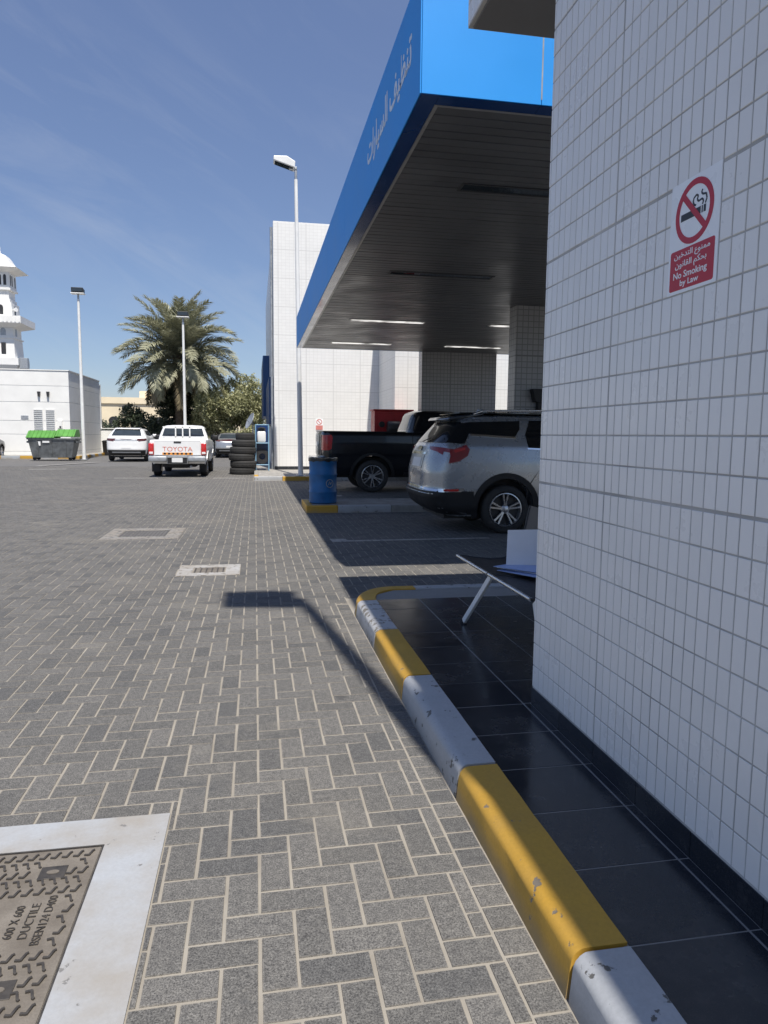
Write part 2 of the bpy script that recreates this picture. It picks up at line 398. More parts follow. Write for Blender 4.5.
AR = lambda s: ''.join(chr(int(x, 16)) for x in s.split())[::-1]
AR_CLEAN = AR('FE8D FEDF FEB4 FEF4 FE8E FEAD FE8D FE95'); AR_CLEAN = AR_CLEAN + ' ' + AR('FE97 FEE8 FEC8 FEF4 FED2')
AR_NO = AR('FE8D FEDF FE98 FEAA FEA7 FEF4 FEE6') + ' ' + AR('FEE3 FEE4 FEE8 FEEE FEC9')
AR_LAW = AR('FE8D FEDF FED8 FE8E FEE7 FEEE FEE5') + ' ' + AR('FE91 FEA4 FEDC FEE2')

def rect_pieces(r, holes):
    out = [r]
    for (a0, a1, b0, b1) in holes:
        nx = []
        for (x0, x1, y0, y1) in out:
            if x1 <= a0 or x0 >= a1 or y1 <= b0 or y0 >= b1: nx.append((x0, x1, y0, y1)); continue
            if x0 < a0: nx.append((x0, a0, y0, y1))
            if x1 > a1: nx.append((a1, x1, y0, y1))
            xa, xb = max(x0, a0), min(x1, a1)
            if y0 < b0: nx.append((xa, xb, y0, b0))
            if y1 > b1: nx.append((xa, xb, b1, y1))
        out = nx
    return [q for q in out if q[1] - q[0] > .014 and q[3] - q[2] > .014]

# ================================================================== GROUND
g = MB(); g.add([(-900, -300, -.03), (900, -300, -.03), (900, 1800, -.03), (-900, 1800, -.03)], [(0, 1, 2, 3)])
struct('ground', g, 'ground')

U = .1065; YO = 1.66; GAP = .0030
KX0, KX1 = .81, .98                       # kerb foot / inner edge
holes = [(-1.60, -.345, 1.50, 2.735),     # large white surround, foreground
         (-.84, -.18, 7.53, 8.15), (-2.18, -1.10, 10.27, 11.45),
         (.695, .806, -3, 6.1),           # header course beside the kerb
         (.806, 9.5, -3, 6.30), (.93, 9.5, 13.40, 14.95), (-.06, 9.5, 22.80, 32)]
PX0, PX1, PY0, PY1 = -17.0, 9.4, .4, 33.0
pav = link('paving', MB().add([(PX0, PY0, -.0036), (PX1, PY0, -.0036), (PX1, PY1, -.0036), (PX0, PY1, -.0036)], [(0, 1, 2, 3)]).mesh('paving'), 'sand'); pav['kind'] = 'structure'
rects = []
i0, i1 = int(PX0 / U), int(PX1 / U); j0, j1 = int((PY0 - YO) / U), int((PY1 - YO) / U)
for i in range(i0, i1):
    for j in range(j0, j1):
        k = (i - j) % 4
        if k == 0: r = (i * U, (i + 2) * U, YO + j * U, YO + (j + 1) * U)
        elif k == 3: r = (i * U, (i + 1) * U, YO + j * U, YO + (j + 2) * U)
        else: continue
        rects.append((r, k))
full, cut = [], []
for r, k in rects:
    ps = rect_pieces(r, holes)
    if len(ps) == 1 and ps[0] == r: full.append((r, k))
    else: cut += ps
y = .5
while y < 6.0:
    cut.append((.695, .806, y, y + .107)); y += .107
def scr(r):
    x0, x1, y0, y1 = r
    ps = [proj((x, yy, 0)) for x, yy in ((x0, y0), (x1, y0), (x1, y1), (x0, y1))]
    if any(p is None for p in ps): return 0
    if not any(0 <= p[0] <= W and 0 <= p[1] <= H for p in ps): return 0
    return .5 * abs(sum(ps[a][0] * ps[(a + 1) % 4][1] - ps[(a + 1) % 4][0] * ps[a][1] for a in range(4)))
scores = sorted(((scr(r), n) for n, (r, k) in enumerate(full)), reverse=True)[:298]
indiv = {n for s, n in scores if s > 0}
def paver_geo(x0, x1, y0, y1, zt, g_=GAP, ch=.0028):
    a0, a1, b0, b1 = x0 + g_, x1 - g_, y0 + g_, y1 - g_
    v = [(a0, b0, -.012), (a1, b0, -.012), (a1, b1, -.012), (a0, b1, -.012)]
    zz = [zt + random.uniform(-.0008, .0008) for _ in range(4)]
    q = lambda: random.uniform(-.0011, .0011)
    for c_ in (ch, ch + min(.008, (a1 - a0) * .2, (b1 - b0) * .2)):
        v += [(a0 + c_ + q(), b0 + c_ + q(), zz[0]), (a1 - c_ + q(), b0 + c_ + q(), zz[1]), (a1 - c_ + q(), b1 - c_ + q(), zz[2]), (a0 + c_ + q(), b1 - c_ + q(), zz[3])]
    return v, [(8, 9, 10, 11)] + [(k + i, k + (i + 1) % 4, k + 4 + (i + 1) % 4, k + 4 + i) for k in (0, 4) for i in range(4)]
def edge_attr(me):
    a = me.attributes.new('edge', 'FLOAT', 'POINT'); a.data.foreach_set('value', np.tile(np.array([1.] * 8 + [0.] * 4), len(me.vertices) // 12)); return me
def mk(x, y_):
    b = MB(); b.add(*paver_geo(-x / 2, x / 2, -y_ / 2, y_ / 2, 0)); return edge_attr(b.mesh('paver', fixn=False))
mh, mv = mk(2 * U, U), mk(U, 2 * U)
bulk = MB()
for n, (r, k) in enumerate(full):
    cx, cy = (r[0] + r[1]) / 2, (r[2] + r[3]) / 2
    if n in indiv:
        o = link('paver', mh if k == 0 else mv, 'paver', pav, (cx + random.uniform(-.0012, .0012), cy + random.uniform(-.0012, .0012), random.uniform(-.0009, .0011)))
        o.rotation_euler = (random.uniform(-.004, .004), random.uniform(-.004, .004), random.uniform(-.008, .008))
    else:
        dx, dy = random.uniform(-.0012, .0012), random.uniform(-.0012, .0012)
        bulk.add(*paver_geo(r[0] + dx, r[1] + dx, r[2] + dy, r[3] + dy, random.uniform(-.0012, .0012)))
for r in cut: bulk.add(*paver_geo(*r, random.uniform(-.001, .001)))
o = link('paver', edge_attr(bulk.mesh('paver_field', fixn=False)), 'paver', pav); o['kind'] = 'stuff'

# ---------------------------------------------------------------- manhole covers
mhc = thing('manhole_cover', 'large square cast iron manhole cover in a white painted surround, nearest of the three', 'manhole cover', (-.97, 2.12, 0))
sr = MB(); HX0, HX1, HY0, HY1 = -1.60, -.345, 1.50, 2.735; CX0, CX1, CY0, CY1 = -1.36, -.555, 1.745, 2.555
sr.box(HX0, HX1, HY0, CY0, -.05, .004); sr.box(HX0, HX1, CY1, HY1, -.05, .004); sr.box(HX0, CX0, CY0, CY1, -.05, .004); sr.box(CX1, HX1, CY0, CY1, -.05, .004)
wpart('surround', sr, 'white_surround', mhc)
fr = MB()
for a in ((CX0 + .001, CX1 - .001, CY0 + .001, CY0 + .007), (CX0 + .001, CX1 - .001, CY1 - .007, CY1 - .001), (CX0 + .001, CX0 + .007, CY0 + .007, CY1 - .007), (CX1 - .007, CX1 - .001, CY0 + .007, CY1 - .007)): fr.box(*a, -.05, .003)
wpart('frame', fr, 'iron_dark', mhc)
pl = MB(); pl.box(CX0 + .010, CX1 - .010, CY0 + .010, CY1 - .010, -.05, .0005); plate = wpart('plate', pl, 'iron', mhc)
lug = MB()
def bar2(mb, p, q, w, z0, z1):
    p, q = Vector((*p, 0)), Vector((*q, 0)); d = (q - p).normalized(); nrm = Vector((-d.y, d.x, 0)) * w / 2
    pts = [p + nrm, p - nrm, q - nrm, q + nrm]; mb.prism([(a.x, a.y) for a in pts], 'z', z0, z1)
lugs = [MB(), MB()]
for s_, mb in ((1, lugs[0]), (-1, lugs[1])):
    bar2(mb, (-.0155, -.012 * s_), (.001, -.0145 * s_), .0068, 0, .006); bar2(mb, (.000, -.016 * s_), (.009, .012 * s_), .007, 0, .0062)
    bar2(mb, (.008, .0115 * s_), (.0145, .0155 * s_), .0066, 0, .006)
lm = [l.mesh('tread_bar', fixn=True) for l in lugs]
pitch = .0375; PYY = .050; nx = int((CX1 - CX0 - .06) / pitch); ny = int((CY1 - CY0 - .05) / PYY)
pads = [(-.695, 2.412, .055, .048), (-.70, 1.89, .055, .048), (-1.22, 2.41, .055, .048), (-1.22, 1.89, .055, .048)]
for a in range(nx):
    for b in range(ny):
        x = CX1 - .042 - a * pitch - (.25 * pitch if b % 2 else 0); y = CY1 - .046 - b * PYY
        if x < CX0 + .04 or any(abs(x - px) < pw and abs(y - py) < ph for px, py, pw, ph in pads): continue
        if -.90 < x < -.625 and 2.04 < y < 2.30: continue
        wpart('tread_bar', lm[b % 2], 'iron_dark', mhc).location = (x - mhc.location.x, y - mhc.location.y, 0)
for (px, py, pw, ph) in pads:
    kb = MB(); kb.box(px - pw * .78, px + pw * .78, py - ph * .72, py + ph * .72, 0, .003); wpart('keyway_pad', kb, 'iron_dark', mhc, bevel=.001, segs=1)
    kb = MB(); kb.prism([(px + .011 * math.cos(t) * 1.9, py + .011 * math.sin(t)) for t in np.linspace(0, 2 * math.pi, 12, endpoint=False)], 'z', .0025, .0045); wpart('keyhole', kb, 'iron', mhc)
for body, xx, ln in (('600 X 600', -.742, .150), ('DUCTILE', -.698, .160), ('BSEN124 D400', -.655, .225)):
    me = text_mesh('lettering', body, .05, .003, bold=-.0004)
    fit_mesh(me, (xx + .013, 2.168 - ln / 2, .0012), (0, 1, 0), (-1, 0, 0), ln, .026)
    wpart('lettering', me, 'iron_dark', mhc)

def small_cover(name, lab, x0, x1, y0, y1, m, mw, msur):
    t = thing(name, lab, 'manhole cover', ((x0 + x1) / 2, (y0 + y1) / 2, 0))
    a0, a1, b0, b1 = x0 + mw[0], x1 - mw[0], y0 + mw[1], y1 - mw[1]
    s_ = MB(); s_.box(x0, x1, y0, b0, -.05, .004).box(x0, x1, b1, y1, -.05, .004).box(x0, a0, b0, b1, -.05, .004).box(a1, x1, b0, b1, -.05, .004)
    wpart('surround', s_, msur, t)
    f_ = MB(); f_.box(a0 + .012, a1 - .012, b0 + .012, b1 - .012, -.05, -.001); wpart('plate', f_, m, t)
    rb = MB(); rb.box(-.006, .006, -(b1 - b0) / 2 + .03, (b1 - b0) / 2 - .03, 0, .004); rm = rb.mesh('rib')
    n = int((a1 - a0 - .06) / .05)
    for q in range(n + 1):
        wpart('rib', rm, 'iron_dark', t).location = (a0 + .03 + q * (a1 - a0 - .06) / n - t.location.x, 0, -.001)
    return t
small_cover('manhole_cover', 'small iron grating in a chipped white concrete surround, beside the shadow of the lamp head', -.84, -.18, 7.53, 8.15, 'iron', (.15, .15), 'kerb_chipped')
small_cover('manhole_cover', 'wide grey access cover with worn pale border, farthest out in the paved yard', -2.18, -1.10, 10.27, 11.45, 'ground', (.20, .26), 'pale_surround')

# ---------------------------------------------------------------- kerb beside the pavement
KZ = .14
prof = [(0.806, -.05), (0.807, .0), (0.8175, .100), (0.8185, .106), (0.8235, .119), (0.836, .132), (0.850, .1385), (0.864, .14), (0.980, .14), (0.980, -.05)]
kerb = thing('kerb', 'painted kerb with yellow and grey stones curving round the black tiled pavement', 'kerb', (.9, 3.5, 0))
kys = [(-1.60, -.53, 1), (-.53, .53, 0), (.53, 1.60, 0), (1.605, 2.665, 1), (2.67, 3.775, 0), (3.78, 4.735, 1), (4.74, 5.62, 0)]
kys[0] = (-1.60, -.53, 1); kys[2] = (.54, 1.60, 0); kys[1] = (-.52, .535, 1)
for a, b, yel in kys:
    mb = MB(); n = 9
    for q in range(n):
        yy = a + .005 + (b - a - .010) * q / (n - 1)
        mb.v += [(x + random.uniform(-.0012, .0012), yy, z + random.uniform(-.0012, .0012)) for x, z in prof]
    L_ = len(prof)
    for q in range(n - 1):
        for k in range(L_): mb.f.append((q * L_ + k, q * L_ + (k + 1) % L_, (q + 1) * L_ + (k + 1) % L_, (q + 1) * L_ + k))
    mb.f += [tuple(range(L_)), tuple(range((n - 1) * L_, n * L_))]
    wpart('kerb_stone', mb, 'kerb_yellow' if yel else ('kerb_chipped' if a > 4.5 else 'kerb_grey'), kerb, smooth=50)
# rounded corner and the far run
def sweep(pts_dirs):
    mb = MB(); L_ = len(prof)
    for (cx, cy, nx_, ny_) in pts_dirs:      # outer foot point and inward normal
        for x, z in prof:
            d = x - .81; mb.v.append((cx + nx_ * d, cy + ny_ * d, z))
    n = len(pts_dirs)
    for q in range(n - 1):
        for k in range(L_): mb.f.append((q * L_ + k, q * L_ + (k + 1) % L_, (q + 1) * L_ + (k + 1) % L_, (q + 1) * L_ + k))
    mb.f += [tuple(range(L_)), tuple(range((n - 1) * L_, n * L_))]; return mb
Rk = .40; arc = []
for q in range(13):
    t = math.pi - (math.pi / 2) * q / 12
    arc.append((.81 + Rk + Rk * math.cos(t), 5.625 + Rk * math.sin(t) * 1.35, -math.cos(t), -math.sin(t)))
wpart('kerb_stone', sweep(arc), 'kerb_yellow', kerb, smooth=35)
FY = 5.625 + Rk * 1.35
for a, b, c in ((1.215, 1.40, 'kerb_yellow'), (1.405, 2.5, 'kerb_grey'), (2.505, 3.55, 'concrete'), (3.555, 4.6, 'concrete'), (4.605, 5.65, 'concrete')):
    wpart('kerb_stone', sweep([(x, FY, 0, -1) for x in np.linspace(a, b, 5)]), c, kerb, smooth=35)

# ---------------------------------------------------------------- black tiled pavement
pv = MB(); pv.prism([(.97, -3.0), (6, -3.0), (6, 6.0), (1.2, 6.0), (1.02, 5.85), (.97, 5.6)], 'z', -.05, .1298)
pave = struct('pavement', pv, 'floor_grout')
def ftile(x0, x1, y0, y1):
    b = MB(); b.box(x0 + .0025, x1 - .0025, y0 + .0025, y1 - .0025, .11, .131 + random.uniform(-.0006, .0006)); o = link('floor_tile', b.mesh('floor_tile', bevel=.0012, segs=1), 'granite', pave); return o
ys = [1.605 + .3375 * k for k in range(-8, 13)]
xs = [1.349, 1.69, 2.03, 2.37, 2.71, 3.05]
for a, b in zip(ys[:-1], ys[1:]):
    bb = min(b, 5.98)
    x0 = .982 if a < 5.5 else 1.06
    ftile(x0, 1.347, a, bb)
    if b <= 3.3: ftile(1.349, 1.3885, a, bb)
    else:
        if a < 3.3: ftile(1.349, 1.3885, a, 3.295)
        for p, q in zip(xs[:-1], xs[1:]): ftile(p, q, max(a, 3.30), bb)

# ================================================================== RIGHT BUILDING
WX, WY = 1.39, 3.29
bld = thing('station_building', 'white tiled building wall close on the right with black skirting and boxy overhang', 'building', (2.5, 0, .12))
cw = MB(); cw.box(WX + .0025, 6.0, -4.5, WY - .004, .10, 3.88); wpart('wall', cw, 'grout', bld)
cw = MB(); cw.box(2.35, 6.0, WY - .004, 4.20, .10, 3.879); wpart('rear_wall', cw, 'plaster_white', bld)
ov = MB(); ov.box(1.257, 6.0, -4.5, 4.243, 3.882, 5.85); wpart('overhang', ov, 'grout', bld)
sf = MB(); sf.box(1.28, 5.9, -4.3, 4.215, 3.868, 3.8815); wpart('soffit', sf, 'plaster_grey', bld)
TW, TH = 1.053 / 18, .117; TZ0 = .221
def tile_geo(o, u, v, n, w, h, th, gap):
    o, u, v, n = (np.array(q, float) for q in (o, u, v, n))
    a = gap / 2; b = a + .0016; t0, t1 = th * .35, th; jt = [t1 + random.uniform(-.00022, .00022) for _ in range(4)]
    c = lambda uu, vv, d: tuple(o + u * uu + v * vv + n * d)
    vs = [c(a, a, 0), c(w - a, a, 0), c(w - a, h - a, 0), c(a, h - a, 0), c(a, a, t0), c(w - a, a, t0), c(w - a, h - a, t0), c(a, h - a, t0), c(b, b, jt[0]), c(w - b, b, jt[1]), c(w - b, h - b, jt[2]), c(b, h - b, jt[3])]
    fs = [(8, 9, 10, 11)]
    for i in range(4):
        j = (i + 1) % 4; fs += [(i, j, 4 + j, 4 + i), (4 + i, 4 + j, 8 + j, 8 + i)]
    return vs, fs
# joints sit 1.053 m apart: widen there
tiles = []
ncol = 110; nrow = 32
for c_ in range(-12, ncol):
    yr = 2.627 - c_ * TW                      # right (near) edge counted from the control joint
    for r_ in range(nrow):
        y0, y1 = yr - TW, yr; z0 = TZ0 + r_ * TH; z1 = z0 + TH
        if c_ % 18 == 0: y1 -= .0045
        if (c_ + 1) % 18 == 0: y0 += .0015
        if r_ % 9 == 0: z0 += .004
        if r_ % 9 == 8: z1 -= .002
        y1 = min(y1, WY - .001)
        if y1 - y0 < .012 or y0 < -2.8 or z0 > 3.84: continue
        z1 = min(z1, 3.866)
        tiles.append((y0, y1, z0, z1))
def scr2(t):
    ps = [proj((WX, y, z)) for y, z in ((t[0], t[2]), (t[1], t[2]), (t[1], t[3]), (t[0], t[3]))]
    if any(p is None for p in ps) or not all(-5 <= p[0] <= W + 30 and -5 <= p[1] <= H for p in ps): return 0
    return abs(ps[0][0] - ps[1][0]) * abs(ps[0][1] - ps[3][1])
sc = sorted(((scr2(t), n) for n, t in enumerate(tiles)), reverse=True)
big = {n for s_, n in sc[:298] if s_ > 0}
tcache = {}
bulk = MB()
for n, (y0, y1, z0, z1) in enumerate(tiles):
    if n in big:
        key = (round(y1 - y0, 4), round(z1 - z0, 4))
        if key not in tcache:
            mb = MB(); mb.add(*tile_geo((0, 0, 0), (0, -1, 0), (0, 0, 1), (-1, 0, 0), y1 - y0, z1 - z0, .0025, .0058)); tcache[key] = mb.mesh('wall_tile', fixn=False)
        o = link('wall_tile', tcache[key], 'tile', bld, (WX + .0025 - bld.location.x, y1, z0 - bld.location.z))
        o.rotation_euler = (0, random.uniform(-.004, .004), random.uniform(-.006, .006))
    else:
        d = random.uniform(-.0004, .0004)
        bulk.add(*tile_geo((WX + .0025 + d, y1, z0), (0, -1, 0), (0, 0, 1), (-1, 0, 0), y1 - y0, z1 - z0, .0025, .0058))
# end face towards the bays, overhang faces
for c_ in range(16):
    for r_ in range(31):
        bulk.add(*tile_geo((WX + .0025 + (c_ + 1) * TW, WY - .004, TZ0 + r_ * TH), (-1, 0, 0), (0, 0, 1), (0, 1, 0), TW, TH, .0025, .0058))
for c_ in range(120):
    for r_ in range(16):
        bulk.add(*tile_geo((1.257, 4.243 - c_ * TW, 3.89 + r_ * TH), (0, -1, 0), (0, 0, 1), (-1, 0, 0), TW, TH, .0025, .0058))
for c_ in range(70):
    for r_ in range(16):
        bulk.add(*tile_geo((1.257 + (c_ + 1) * TW, 4.243, 3.89 + r_ * TH), (-1, 0, 0), (0, 0, 1), (0, 1, 0), TW, TH, .0025, .0058))
o = wpart('wall_tile', bulk.mesh('wall_tiles', fixn=False), 'tile', bld); o['kind'] = 'stuff'
for k in range(-8, 6):
    a = 1.605 + .3375 * k; b = min(a + .3375, WY)
    if a > WY: continue
    sk = MB(); sk.box(WX - .002, WX + .0022, a + .0015, b - .0015, .125, TZ0 - .001); wpart('skirting_tile', sk, 'granite', bld, bevel=.001, segs=1)

# ---------------------------------------------------------------- no smoking sign
sg = thing('no_smoking_sign', 'white and red no smoking sign stuck on the tiled wall beside the camera', 'sign', (WX, 2.2, 2.18))
SX = WX - .0015
SY0, SY1, SZ0, SZ1 = 2.243, 1.985, 1.978, 2.334     # far, near, bottom, top
def sgp(u, v, d=0.): return (SX - d, SY0 + (SY1 - SY0) * u, SZ0 + (SZ1 - SZ0) * v)
SW, SHH = abs(SY1 - SY0), SZ1 - SZ0
b_ = MB(); b_.box(SX, SX + .003, SY1, SY0, SZ0, SZ1); wpart('panel', b_, 'sign_white', sg)
def flat(poly, d0, d1):
    mb = MB(); mb.prism([(SY0 - SW * u, SZ0 + SHH * v) for u, v in poly], 'x', SX - d1, SX - d0); return mb
def rrect(u0, u1, v0, v1, r):
    out = []
    ru, rv = r, r * SW / SHH
    for cx, cy, a0 in ((u1 - ru, v1 - rv, 0), (u0 + ru, v1 - rv, 90), (u0 + ru, v0 + rv, 180), (u1 - ru, v0 + rv, 270)):
        for q in range(5):
            a = math.radians(a0 + q * 22.5); out.append((cx + ru * math.cos(a), cy + rv * math.sin(a)))
    return out
wpart('red_panel', flat(rrect(.045, .945, .03, .395, .03), 0, .0006), 'sign_red', sg)
ring = MB(); cu_, cv_ = .50, .69; R0, R1 = .385, .31; vs = []; nn = 40
for rr, dd in ((R0, 0), (R0, .0012), (R1, .0012), (R1, 0)):
    for q in range(nn):
        a = 2 * math.pi * q / nn; vs.append(sgp(cu_ + rr * math.cos(a), cv_ + rr * SW / SHH * math.sin(a), dd))
fs = []
for k in range(3):
    for q in range(nn): fs.append((k * nn + q, k * nn + (q + 1) % nn, (k + 1) * nn + (q + 1) % nn, (k + 1) * nn + q))
ring.add(vs, fs); wpart('ban_ring', ring, 'sign_red', sg)
asp = SW / SHH
def sbar(p, q, w):
    p, q = np.array(p, float), np.array(q, float); d = q - p; d /= np.linalg.norm(d); n_ = np.array([-d[1], d[0]]) * w / 2
    return [(cu_ + a[0], cv_ + a[1] * asp) for a in (p + n_, p - n_, q - n_, q + n_)]
wpart('cigarette', flat(sbar((-.27, -.025), (.13, -.025), .085), 0, .0007), 'sign_black', sg)
wpart('cigarette_band', flat(sbar((.15, -.025), (.172, -.025), .085), 0, .0007), 'sign_black', sg)
wpart('cigarette_tip', flat(sbar((.19, -.025), (.232, -.025), .085), 0, .0007), 'sign_black', sg)
for pts in ([(.16, .03), (.18, .07), (.15, .10), (.08, .09), (.05, .12), (.07, .16), (.03, .18)], [(.215, .03), (.245, .08), (.225, .14), (.16, .15), (.13, .18), (.15, .21)], [(.03, .18), (-.02, .155), (-.03, .11), (-.005, .07), (.03, .055)]):
    mb = MB()
    for p, q in zip(pts[:-1], pts[1:]): mb.prism([(SY0 - SW * u, SZ0 + SHH * v) for u, v in sbar(p, q, .024)], 'x', SX - .0006, SX)
    wpart('smoke_curl', mb, 'sign_black', sg)
wpart('ban_bar', flat(sbar((-.265, .265), (.265, -.265), .075), .0007, .0013), 'sign_red', sg)
for body, v0, v1, u0, u1 in ((AR_NO, .295, .375, .13, .86), (AR_LAW, .205, .290, .16, .80), ('No Smoking', .115, .195, .13, .82), ('by Law', .045, .115, .28, .66)):
    me = text_mesh('lettering', body, .05, .0004, bold=.0006)
    fit_mesh(me, sgp(u0, v0, .0009), (0, -1, 0), (0, 0, 1), SW * (u1 - u0), SHH * (v1 - v0)); wpart('lettering', me, 'sign_white', sg)

# ================================================================== CANOPY
CXL, CXR, CYN, CYF, CZB, CZT = 1.30, 9.5, 5.68, 22.3, 4.175, 5.10
can = thing('canopy', 'deep blue car wash canopy with grey slatted ceiling and white lettering', 'canopy', (5, 14, 4.12))
core = MB(); core.box(CXL + .012, CXR, CYN + .012, CYF - .012, CZB + .05, CZT - .03); wpart('deck', core, 'dark_metal', can)
fy = [CYN, 8.05, 10.4, 12.8, 15.2, 17.6, 20.0, CYF]
for a, b in zip(fy[:-1], fy[1:]):
    mb = MB(); mb.box(CXL, CXL + .011, a + .0025, b - .0025, CZB, CZT); wpart('fascia_panel', mb, 'blue_panel', can, bevel=.002, segs=1)
    mb = MB(); mb.box(CXL + .0112, CXL + .16, a + .0025, b - .0025, CZB - .004, CZB + .006); wpart('return_panel', mb, 'blue_dark', can)
fx = [CXL + .0115, 2.312, 4.15, 5.6, 7.0, 8.4, CXR]
for a, b in zip(fx[:-1], fx[1:]):
    mb = MB(); mb.box(a + .002, b - .002, CYN, CYN + .011, CZB + .0005, CZT); wpart('fascia_panel', mb, 'blue_panel', can, bevel=.002, segs=1)
    mb = MB(); mb.box(max(a, CXL + .162) + .002, b - .002, CYN + .0115, CYN + .16, CZB - .004, CZB + .006); wpart('return_panel', mb, 'blue_dark', can)
    mb = MB(); mb.box(a + .002, b - .002, CYF - .011, CYF, CZB + .0005, CZT); wpart('fascia_panel', mb, 'blue_panel', can, bevel=.002, segs=1)
wpart('sealant_strip', MB().box(2.306, 2.318, CYN - .0006, CYN + .004, CZB + .04, CZT - .1), 'trim', can)
mb = MB(); mb.box(CXL + .163, CXL + .195, CYN + .163, CYF - .02, CZB - .006, CZB + .03); wpart('trim_strip', mb, 'trim', can)
mb = MB(); mb.box(CXL + .197, CXR, CYN + .163, CYN + .19, CZB - .006, CZB + .03); wpart('trim_strip', mb, 'trim', can)
lights = []
for yy in (7.62, 11.72, 16.6, 20.7):
    for xx in (2.2, 5.6): lights.append((xx, xx + 1.8, yy - .12, yy + .12))
sp = .15; yy = CYN + .195; slat_mesh = {}
while yy < CYF - .03:
    segs = [(CXL + .2, CXR)]
    for (lx0, lx1, ly0, ly1) in lights:
        if yy < ly1 and yy + sp > ly0:
            segs = [q for s_ in segs for q in ((s_[0], lx0 - .01), (lx1 + .01, s_[1])) if q[1] - q[0] > .05] if any(s_[0] < lx0 < s_[1] for s_ in segs) else segs
    segs = [s_ for s_ in segs if s_[1] - s_[0] > .1]
    # keep non overlapping pieces
    out = []
    for a, b in sorted(set((round(p, 3), round(q, 3)) for p, q in segs)):
        if out and a < out[-1][1]: continue
        out.append((a, b))
    dz = random.uniform(-.002, .002)
    for a, b in out:
        mb = MB(); mb.box(a, b, yy + .004, yy + sp - .010, CZB + .002 + dz, CZB + .018 + dz)
        wpart('ceiling_slat', mb, 'soffit', can, bevel=.004, segs=1)
    yy += sp
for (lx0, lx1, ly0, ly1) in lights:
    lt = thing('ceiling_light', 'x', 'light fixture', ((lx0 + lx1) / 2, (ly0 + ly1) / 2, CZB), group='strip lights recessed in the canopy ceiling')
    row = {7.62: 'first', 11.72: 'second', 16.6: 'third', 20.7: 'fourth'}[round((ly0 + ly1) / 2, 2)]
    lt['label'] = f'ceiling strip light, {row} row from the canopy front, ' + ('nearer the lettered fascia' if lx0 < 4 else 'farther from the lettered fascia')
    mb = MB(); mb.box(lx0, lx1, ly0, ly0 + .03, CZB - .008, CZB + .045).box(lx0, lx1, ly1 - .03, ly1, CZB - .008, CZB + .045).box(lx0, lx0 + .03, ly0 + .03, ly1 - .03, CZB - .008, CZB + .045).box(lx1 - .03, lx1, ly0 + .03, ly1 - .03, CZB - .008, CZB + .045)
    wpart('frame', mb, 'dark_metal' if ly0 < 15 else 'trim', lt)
    mb = MB(); mb.box(lx0 + .032, lx1 - .032, ly0 + .032, ly1 - .032, CZB - (.0 if ly0 < 15 else .02), CZB + .03); wpart('diffuser', mb, 'glass_car' if ly0 < 15 else 'glow_diffuser', lt)  # far rows: added glow in place of reflected light
    mb = MB(); mb.box((lx0 + lx1) / 2 - .08, (lx0 + lx1) / 2 + .12, ly0 + .034, ly1 - .034, CZB + .002, CZB + .011); wpart('clip', mb, 'trim', lt)
me = text_mesh('lettering', AR_CLEAN, .4, .0015, bold=.007); fit_mesh(me, (CXL - .0018, 8.30, 4.47), (0, -1, 0), (0, 0, 1), 2.30, .36)
wpart('lettering', me, 'letter_white', can)
mb = MB()
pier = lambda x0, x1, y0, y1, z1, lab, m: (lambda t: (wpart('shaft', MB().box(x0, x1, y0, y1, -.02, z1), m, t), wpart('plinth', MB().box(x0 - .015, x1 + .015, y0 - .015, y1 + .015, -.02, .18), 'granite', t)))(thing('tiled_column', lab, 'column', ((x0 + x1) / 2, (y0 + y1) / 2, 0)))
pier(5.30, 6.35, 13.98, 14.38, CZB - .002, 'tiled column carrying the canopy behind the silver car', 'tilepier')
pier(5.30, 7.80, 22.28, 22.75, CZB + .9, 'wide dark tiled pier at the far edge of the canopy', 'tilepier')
bx = thing('wall_speaker', 'small black box fixed to the tiled column above the silver car', 'speaker', (5.9, 13.9, 2.2))
wpart('cabinet', MB().prism([(5.70, 2.22), (5.95, 2.22), (6.02, 2.48), (5.63, 2.48)], 'y', 13.78, 13.975), 'black_plastic', bx)
wpart('bracket', MB().box(5.78, 5.90, 13.84, 13.975, 2.02, 2.22), 'black_plastic', bx)

# painted bay lines
def stripe(poly, lab=None, m='line', z=.0045):
    mb = MB(); mb.prism(poly, 'z', z - .002, z); o = link('painted_line', mb.mesh('painted_line'), m); o['kind'] = 'structure'; return o
stripe([(1.06, 9.70), (3.4, 9.78), (3.4, 9.88), (1.30, 9.83), (1.25, 9.98), (1.04, 9.98)])
stripe([(1.5, 17.0), (2.1, 17.05), (2.1, 17.3), (1.5, 17.25)])
stripe([(-9.6, 33.4), (-7.9, 37.7), (-7.7, 37.6), (-9.4, 33.3)]); stripe([(-8.9, 30.0), (-7.6, 30.4), (-7.6, 30.65), (-8.9, 30.25)])
stripe([(-4.6, 24.3), (-3.2, 24.3), (-3.2, 24.45), (-4.6, 24.45)]); stripe([(-1.4, 24.2), (-.35, 24.2), (-.35, 24.38), (-1.4, 24.38)])

